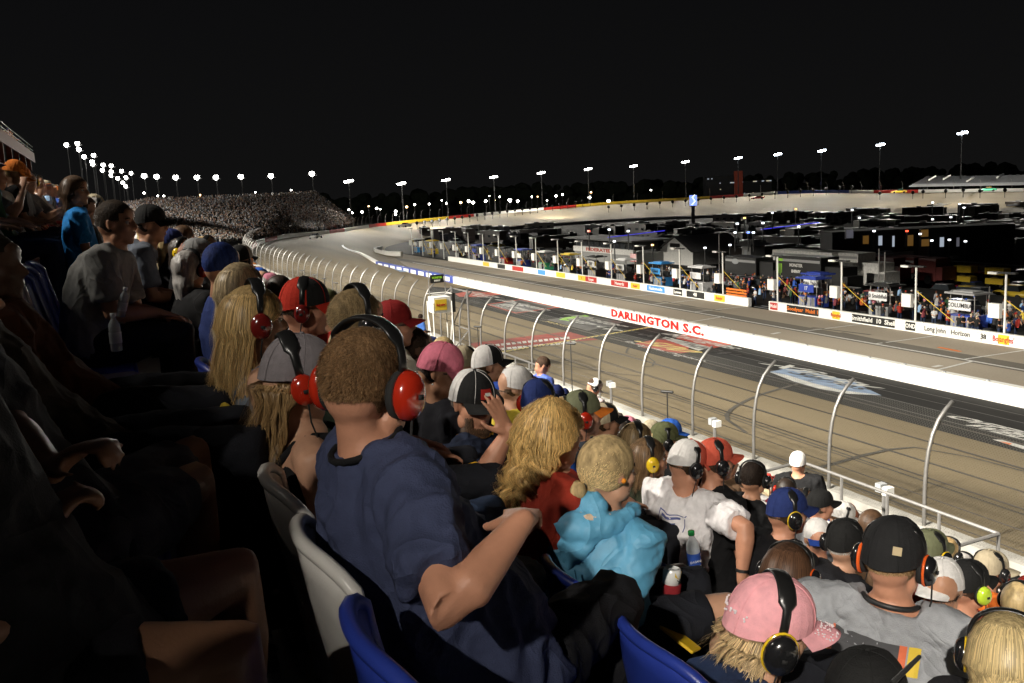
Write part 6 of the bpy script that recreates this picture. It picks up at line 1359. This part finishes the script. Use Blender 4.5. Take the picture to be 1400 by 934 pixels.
b = MB(); b.loft([((0, 0, z), (r, 0, 0), (0, r, 0)) for z, r in ((0, .031), (.002, .0355), (.066, .0355), (.068, .033))], 20); sv = b.build('foam_sleeve', C('sleeve_red', (.22, .015, .02)), o, True)
b = MB(); b.add([Vector((.0326*math.cos(a), .0326*math.sin(a), z)) for a, z in ((-2.2, .100), (-1.8, .092), (-1.4, .096), (-1.0, .106), (-1.0, .114), (-2.2, .114))], [(0, 1, 2, 3, 4, 5)]); b.build('can_print', Myel, o)
b = MB(); b.tube([Vector((.033*math.cos(a), .033*math.sin(a), z)) for a, z in ((-1.9, .088), (-1.5, .078), (-1.2, .086))], .0018, 5); b.tube([Vector((.033*math.cos(a), .033*math.sin(a), z)) for a, z in ((-1.7, .074), (-1.4, .090))], .0018, 5); b.build('can_emblem', Mblk, o)
text_obj('lettering', 'U   of', .026, Mwhite, sv, (-.012, -.0365, .026), (1, -.25, 0), (0, 0, 1), .0008, .0005)
P = PX(928, 890, 1.60)+Vector((0, 0, .05)); o = thing('yellow_phone', 'phone in a bright yellow case lying on a bare knee', 'phone', P); o.rotation_euler = (.45, .25, .6)
b = MB(); b.box((0, 0, 0), (.075, .15, .012)); x = b.build('phone_case', mat('case_yellow', (.75, .48, .02), .4), o); mb_ = x.modifiers.new('b', 'BEVEL'); mb_.width = .005; mb_.segments = 3
b = MB(); b.ell((.018, .055, .007), (.005, .005, .002), n=10, m=5); b.build('camera_lens', Mblk, o)
# ---------------------------------------------------------------- seats near us
seq1 = [(1.44, 'blue', 'blue seat back beside the aisle at the bottom, left of the navy T-shirt'), (1.93, 'white', 'white seat back hugging the navy T-shirt'), (2.40, 'white', 'second white seat back, behind the bare-shouldered woman'), (2.95, 'blue', 'blue seat tip below the grey tank top'), (3.42, 'yellow', 'yellow seat edge beside the long blonde hair'), (3.9, 'yellow', 'second yellow seat edge, just above the first'), (4.4, 'blue', 'blue seat far along the first row')]
for y, c, l in seq1: seat(1, y, c, l)
for y, c, l in [(1.45, 'blue', 'blue seat at the bottom edge left of the pink cap'), (1.9, 'blue', 'second blue seat in the lower middle'), (2.35, 'blue', 'blue seat behind the sky blue jacket'), (3.6, 'yellow', None)]: seat(2, y, c, l or '%s seat in the second row below the aisle' % c)
for y, c, l in [(2.6, 'yellow', 'tall yellow seat back right of the drink can'), (3.05, 'blue', 'blue seat edge below the green-capped bottle'), (3.6, 'blue', 'blue seat in the third row beyond the jacket')]: seat(3, y, c, l or '%s seat in the third row below the aisle' % c)
for k in range(9): seat(0, 2.4+.5*k, ['blue', 'white', 'blue', 'blue', 'blue', 'white', 'blue', 'blue', 'blue'][k], 'shaded %s seat in the dark row on the left, %s from the front' % (['blue', 'white', 'blue', 'blue', 'blue', 'white', 'blue', 'blue', 'blue'][k], order[k].replace(' (nearest)', '')))
# ================================================================== the rest of the crowd: individuals, then one mass
def variant(yaw, pitch, lean, arms, w, tw=0, stand=False):
    root, M, fr, sh_ = figure('x', Vector((lean, 0, 1.24 if not stand else 1.66)), 0, 0, 0, yaw=yaw, pitch=pitch, tw=tw, w=w, tone=Mskin_oc, shirt=Mcl_oc, pants=cloth('denim_dark', (.02, .03, .06)), vox=.017, cvox=.022, folds=.006, face=False, arms=arms, feet=False, seed=int(yaw+50), stand=stand)
    D = {c.name.split('.')[0]: c for c in root.children}; V = dict(body=D['body'].data, shirt=D['shirt'].data, trousers=D['trousers'].data, M=M)
    for c in list(root.children): bpy.data.objects.remove(c)
    bpy.data.objects.remove(root); return V
k_ = {'R': None, 'L': None}
V3 = lambda *a: Vector(a)
VARS = [variant(-15, 3, -.05, k_, 1.0), variant(25, 0, -.10, k_, 1.12), (variant(-40, 8, .12, {'R': (V3(.38, -.16, .72), V3(.50, -.06, .92)), 'L': (V3(.38, .16, .72), V3(.50, .08, .92))}, 1.0)), variant(50, -3, -.08, k_, .92), variant(-5, 20, .06, k_, 1.05, 10), variant(10, 0, -.08, {'R': (V3(.20, -.28, .80), V3(.25, -.10, 1.12)), 'L': None}, 1.0)]
SV = [variant(-20, 5, .05, k_, 1.0, stand=True), variant(200, 5, .05, k_, 1.0, 180, stand=True)]
capmesh = cap_crown(0, 0).mesh('cap', [Mcl_oc, Mcl_oc, Mcl_oc], True); vismesh = visor_mb().mesh('visor', [Mcl_oc], True)
tmp = bpy.data.objects.new('t', None); COL.objects.link(tmp)
hsx = {'short': skullcap(Matrix(), tmp, Mhair_oc, 'short', off=.010, sub=(30, 18)).data}
b = MB(); 
hl = MB(); hl.ell((-.03, 0, .02), (.105, .092, .108), n=18, m=12); hl.tube([(-.06, 0, .0), (-.085, 0, -.10), (-.09, 0, -.22)], [.085, .075, .04], 14, round_=True, flat=.6)
lo = remesh(hl, .014, 'hair', Mhair_oc, None, 2, .010, 4, (30, 30, 6)); hsx['long'] = lo.data
me = hsx['long']; 
bm_keep = [v.co.copy() for v in me.vertices]
for v in me.vertices:
    if v.co.x > .050 and v.co.z < .055: v.co.x = .050-.02*abs(v.co.z)
bpy.data.objects.remove(lo)
mh = muffs(tmp, Matrix(), Mcupblk); hbm = mh.data; cups = {}
for nm, Mx in (('black', Mcupblk), ('red', Mcupred), ('yellow', Mcupyel)):
    q = muffs(tmp, Matrix(), Mx); cups[nm] = [c for c in q.children if c.name.startswith('ear_cup')][0].data
def rmtree(o):
    for c in list(o.children): rmtree(c)
    bpy.data.objects.remove(o)
rmtree(tmp)
SHC = [('white', (.62, .6, .58)), ('black', (.012, .012, .013)), ('grey', (.2, .2, .21)), ('red', (.4, .03, .02)), ('navy', (.02, .03, .10)), ('royal blue', (.03, .10, .45)), ('tan', (.4, .32, .2)), ('orange', (.65, .17, .03)), ('dark green', (.03, .10, .04)), ('lime', (.35, .55, .05)), ('maroon', (.15, .02, .03)), ('pale blue', (.25, .4, .6)), ('pink', (.6, .25, .3)), ('charcoal', (.04, .04, .045)), ('brown', (.12, .07, .04)), ('yellow', (.65, .48, .05))]
SHW = [8, 9, 5, 4, 4, 3, 3, 2, 2, 1, 3, 3, 1, 6, 3, 1]
CPC = [('white', (.65, .63, .6)), ('black', (.015, .015, .015)), ('red', (.4, .03, .02)), ('navy', (.02, .03, .12)), ('beige', (.42, .36, .25)), ('grey', (.2, .2, .2)), ('olive', (.12, .13, .06)), ('blue', (.03, .12, .5)), ('pink', (.6, .22, .3)), ('orange', (.7, .2, .03))]
HRC = [('dark', (.03, .02, .015)), ('brown', (.10, .055, .03)), ('fair', (.38, .26, .12)), ('grey', (.35, .33, .31)), ('auburn', (.18, .06, .03)), ('blond', (.5, .37, .18))]
SKC = [(.52, .29, .19), (.46, .24, .145), (.56, .33, .22), (.40, .20, .12), (.22, .11, .06), (.10, .05, .03)]
POS = ['upright', 'turned left', 'hands raised', 'turned away', 'head bowed', 'hand at face']
def person(loc, V, label, group, sc, cc, hc, sk_, long_, mu, s=1.0, rz=0):
    o = thing('person', label, 'person', loc, rz, group); o.scale = (s, s, s)
    a = link('body', V['body'], o); a.color = (*sk_, 1); a = link('shirt', V['shirt'], o); a.color = (*sc, 1); link('trousers', V['trousers'], o)
    if long_ or not cc: a = link('hair', hsx['long' if long_ else 'short'], o); a.matrix_local = V['M']; a.color = (*hc, 1)
    elif rnd.random() < .8: a = link('hair', hsx['short'], o); a.matrix_local = V['M'] @ Matrix.Scale(.97, 4); a.color = (*hc, 1)
    if cc: a = link('cap', capmesh, o); a.matrix_local = V['M'] @ Matrix.Diagonal((1.06, 1.08 if not long_ else 1.12, 1.04, 1)); a.color = (*cc, 1); v = link('visor', vismesh, a); v.color = (*cc, 1)
    if mu:
        h = link('ear_defenders', hbm, o); h.matrix_local = V['M']
        for q in (-1, 1): c = link('ear_cup', cups[mu], h); c.location = (-.004, q*.078, -.006); c.scale = (1, q, 1)
    return o
def pj(P):
    d = Vector(P)-O; z = d.dot(Fv); return (700+FPX*d.dot(Rv)/z, 467-FPX*d.dot(Uv)/z, z) if z > .05 else (-999, -999, z)
cand = []
for r in range(-12, RN+1):
    y = -1.0
    while y < 119:
        y += .50 if y < 60 else .55
        if any(a == r and abs(q-y) < .40 for a, q in BUSY) or rnd.random() < .02: continue
        X = seatx(r)+rnd.uniform(-.05, .05); yy = y+rnd.uniform(-.06, .06)
        px, py, z = pj((X, yy, floorz(r)+1.24))
        if z < .9 or px < -60 or px > 1460 or py < -40 or py > 1050: continue
        if r == 0 and yy < 10 and yy > 4.8: 
            if any(abs(q-yy) < .55 for a, q in BUSY if a == 0): continue
        # keep the sight lines to the people of the first rows clear of giants right at the lens
        if z < 1.7 or r == 0 and yy < 6.6 or r < 0 and yy > 1.5 and z < (6 if r < -1 else 7): continue
        if z < (4.2 if r < 3 else 3.3) and 0 < r < 5: continue
        hid = False
        for H_ in BPX:
            hx, hy, hz = pj(H_)
            if z < hz+.25 and math.hypot(px-hx, (py-hy)*.8) < .20*FPX/z: hid = True; break
        if hid: continue
        cand.append((z, r, X, yy))
for r in (-1, -2):  # rows out of view, added so their heads shade the knees below
    for k in range(9):
        y = -2.6+.52*k; V = VARS[k % 2]; sn, sc = SHC[(k*5+3) % 16]; hn, hc = HRC[k % 6]
        person((seatx(r), y, floorz(r)), V, 'spectator in %s shirt with %s hair behind the photographer, unseen, added for shade' % (sn, hn), 'spectators in the stand', sc, None, hc, SKC[k % 4], False, None, 1.0, 0)
cand.sort(); used_lab = {}
NI = 165
for i, (z, r, X, y) in enumerate(cand[:NI]):
    V = VARS[rnd.choice([0, 0, 1, 1, 2, 3, 4, 5])]; pose = POS[VARS.index(V)]
    sn, sc = rnd.choices(SHC, SHW)[0]; long_ = rnd.random() < .3; cn_, cc = rnd.choice(CPC) if rnd.random() < (.55 if not long_ else .25) else (None, None); hn, hc = rnd.choice(HRC)
    mu = rnd.choice([None, None, None, 'black', 'red', 'yellow', 'black']) if z < 30 else None; sk_ = rnd.choices(SKC, [5, 5, 4, 2, 1, 1])[0]
    head_ = (cn_+' cap' if cn_ else ('long ' if long_ else 'short ')+hn+' hair') + (' and %s ear defenders' % mu if mu else '')
    where_ = 'in %s row down' % rown[r] if r > 0 else 'in the near row' if r == 0 else 'in shaded upper row'
    far_ = 'close by' if z < 7 else 'midway' if z < 16 else 'far off'
    lab = '%s shirt, %s, %s, %s %s' % (sn, head_.replace('short ', '').replace(' ear defenders', ' earmuffs'), pose, far_, where_)
    lab = ' '.join(lab.split()[:16]).rstrip(','); person((X, y, floorz(r)), V, lab, 'spectators in the stand', sc, cc, hc, sk_, long_, mu, rnd.uniform(.94, 1.05), R(rnd.uniform(-22, 22)))
# everyone beyond: one mass of busts
b = MB(); cols_ = []
def bust(P, s, g_):
    n0 = len(b.f); X, y, z = P; t = g_.uniform(-.06, .10)
    b.loft([((X-.10, y, z+.45), (.13*s, 0, 0), (0, .19*s, 0)), ((X-.06+t*.5, y, z+.85), (.12*s, 0, 0), (0, .20*s, 0)), ((X-.02+t, y, z+1.02), (.09*s, 0, 0), (0, .17*s, 0)), ((X+t, y, z+1.10), (.05, 0, 0), (0, .06, 0))], 7); n1 = len(b.f)
    b.tube([(X-.02+t*.6, y-.19, z+.95), (X+.12, y-.22, z+.68), (X+.36, y-.10, z+.66)], [.05, .045, .03], 5); b.tube([(X-.02+t*.6, y+.19, z+.95), (X+.12, y+.22, z+.68), (X+.36, y+.10, z+.66)], [.05, .045, .03], 5); n2 = len(b.f)
    b.ell((X+t+.01, y, z+1.22), (.095, .078, .115), n=7, m=5); n3 = len(b.f)
    cp_ = g_.random() < .55
    b.ell((X+t-.012, y, z+1.262), (.105, .088, .09), n=7, m=4); 
    if cp_: b.box((X+t+.12, y+g_.uniform(-.05, .03), z+1.262), (.09, .13, .015))
    n4 = len(b.f); sc = g_.choices(SHC, SHW)[0][1]; sk_ = g_.choice(SKC[:4]); hc = g_.choice(CPC)[1] if cp_ else g_.choice(HRC)[1]
    for (a, c, q) in ((n0, n1, sc), (n1, n2, sk_ if g_.random() < .7 else sc), (n2, n3, sk_), (n3, n4, hc)):
        for f in b.f[a:c]: cols_.extend([(*q, 1)]*len(f))
g_ = random.Random(11)
for (z, r, X, y) in cand[NI:]: bust((X, y, floorz(r)), g_.uniform(.95, 1.1), g_)
me = b.mesh('distant_spectators', [MATS['crowd_colour']]); ca = me.color_attributes.new('col', 'FLOAT_COLOR', 'CORNER'); ca.data.foreach_set('color', np.array(cols_, dtype=np.float32).ravel())
stuff(link('distant_spectators', me))
# people on the upper deck rail
b2 = b; b = MB(); cols_ = []
for k in range(60): bust((-9.3-rnd.uniform(0, 1.5), 88+rnd.uniform(0, 60), EYE+7.9), 1, g_)
me = b.mesh('deck_crowd', [MATS['crowd_colour']]); ca = me.color_attributes.new('col', 'FLOAT_COLOR', 'CORNER'); ca.data.foreach_set('color', np.array(cols_, dtype=np.float32).ravel()); stuff(link('deck_crowd', me))
# pit crews and guests along the pit wall
crewc = [('black', (.015, .015, .015)), ('blue', (.03, .06, .25)), ('red', (.3, .03, .02)), ('white', (.5, .5, .5)), ('black', (.012, .012, .012)), ('orange', (.4, .12, .03)), ('grey', (.10, .10, .11)), ('black', (.02, .02, .02))]
for i in range(84):
    if i < 66: x = 565+(1395-565)*((i+rnd.random())/66)**.8; Xc = rnd.choice([61.4, 62.0, 62.8, 64.5, 66])
    else: x = rnd.uniform(1005, 1060); Xc = rnd.uniform(62, 72)
    P = PX(x, 425+(x-1050)*.155-8, Xc); cn_, c = rnd.choice(crewc); hc = rnd.choice(CPC); 
    person((Xc, P.y, 0), SV[i % 2], 'pit crew member, %s overalls, %s cap, by the %s pole from the right' % (cn_, hc[0], order[min(range(20), key=lambda k: abs(px_[k]-x))].replace(' (nearest)', '')) if i < 66 else 'person in %s top and %s cap standing in the gap of the pit wall' % (cn_, hc[0]), 'people in the pits', c, hc[1], (.1, .06, .03), rnd.choice(SKC[:4]), False, None, rnd.uniform(.96, 1.05), R(rnd.uniform(-180, 180)))

b = MB(); cols_ = []; g_ = random.Random(21)
for i in range(230):
    x = 560+840*g_.random()**.75; Xc = g_.uniform(62.5, 72); P = PX(x, 425+(x-1050)*.155-8, Xc); bust((Xc, P.y, .42), 1, g_)
me = b.mesh('paddock_crowd', [MATS['crowd_colour']]); ca = me.color_attributes.new('col', 'FLOAT_COLOR', 'CORNER'); ca.data.foreach_set('color', np.array(cols_, dtype=np.float32).ravel()); stuff(link('paddock_crowd', me))
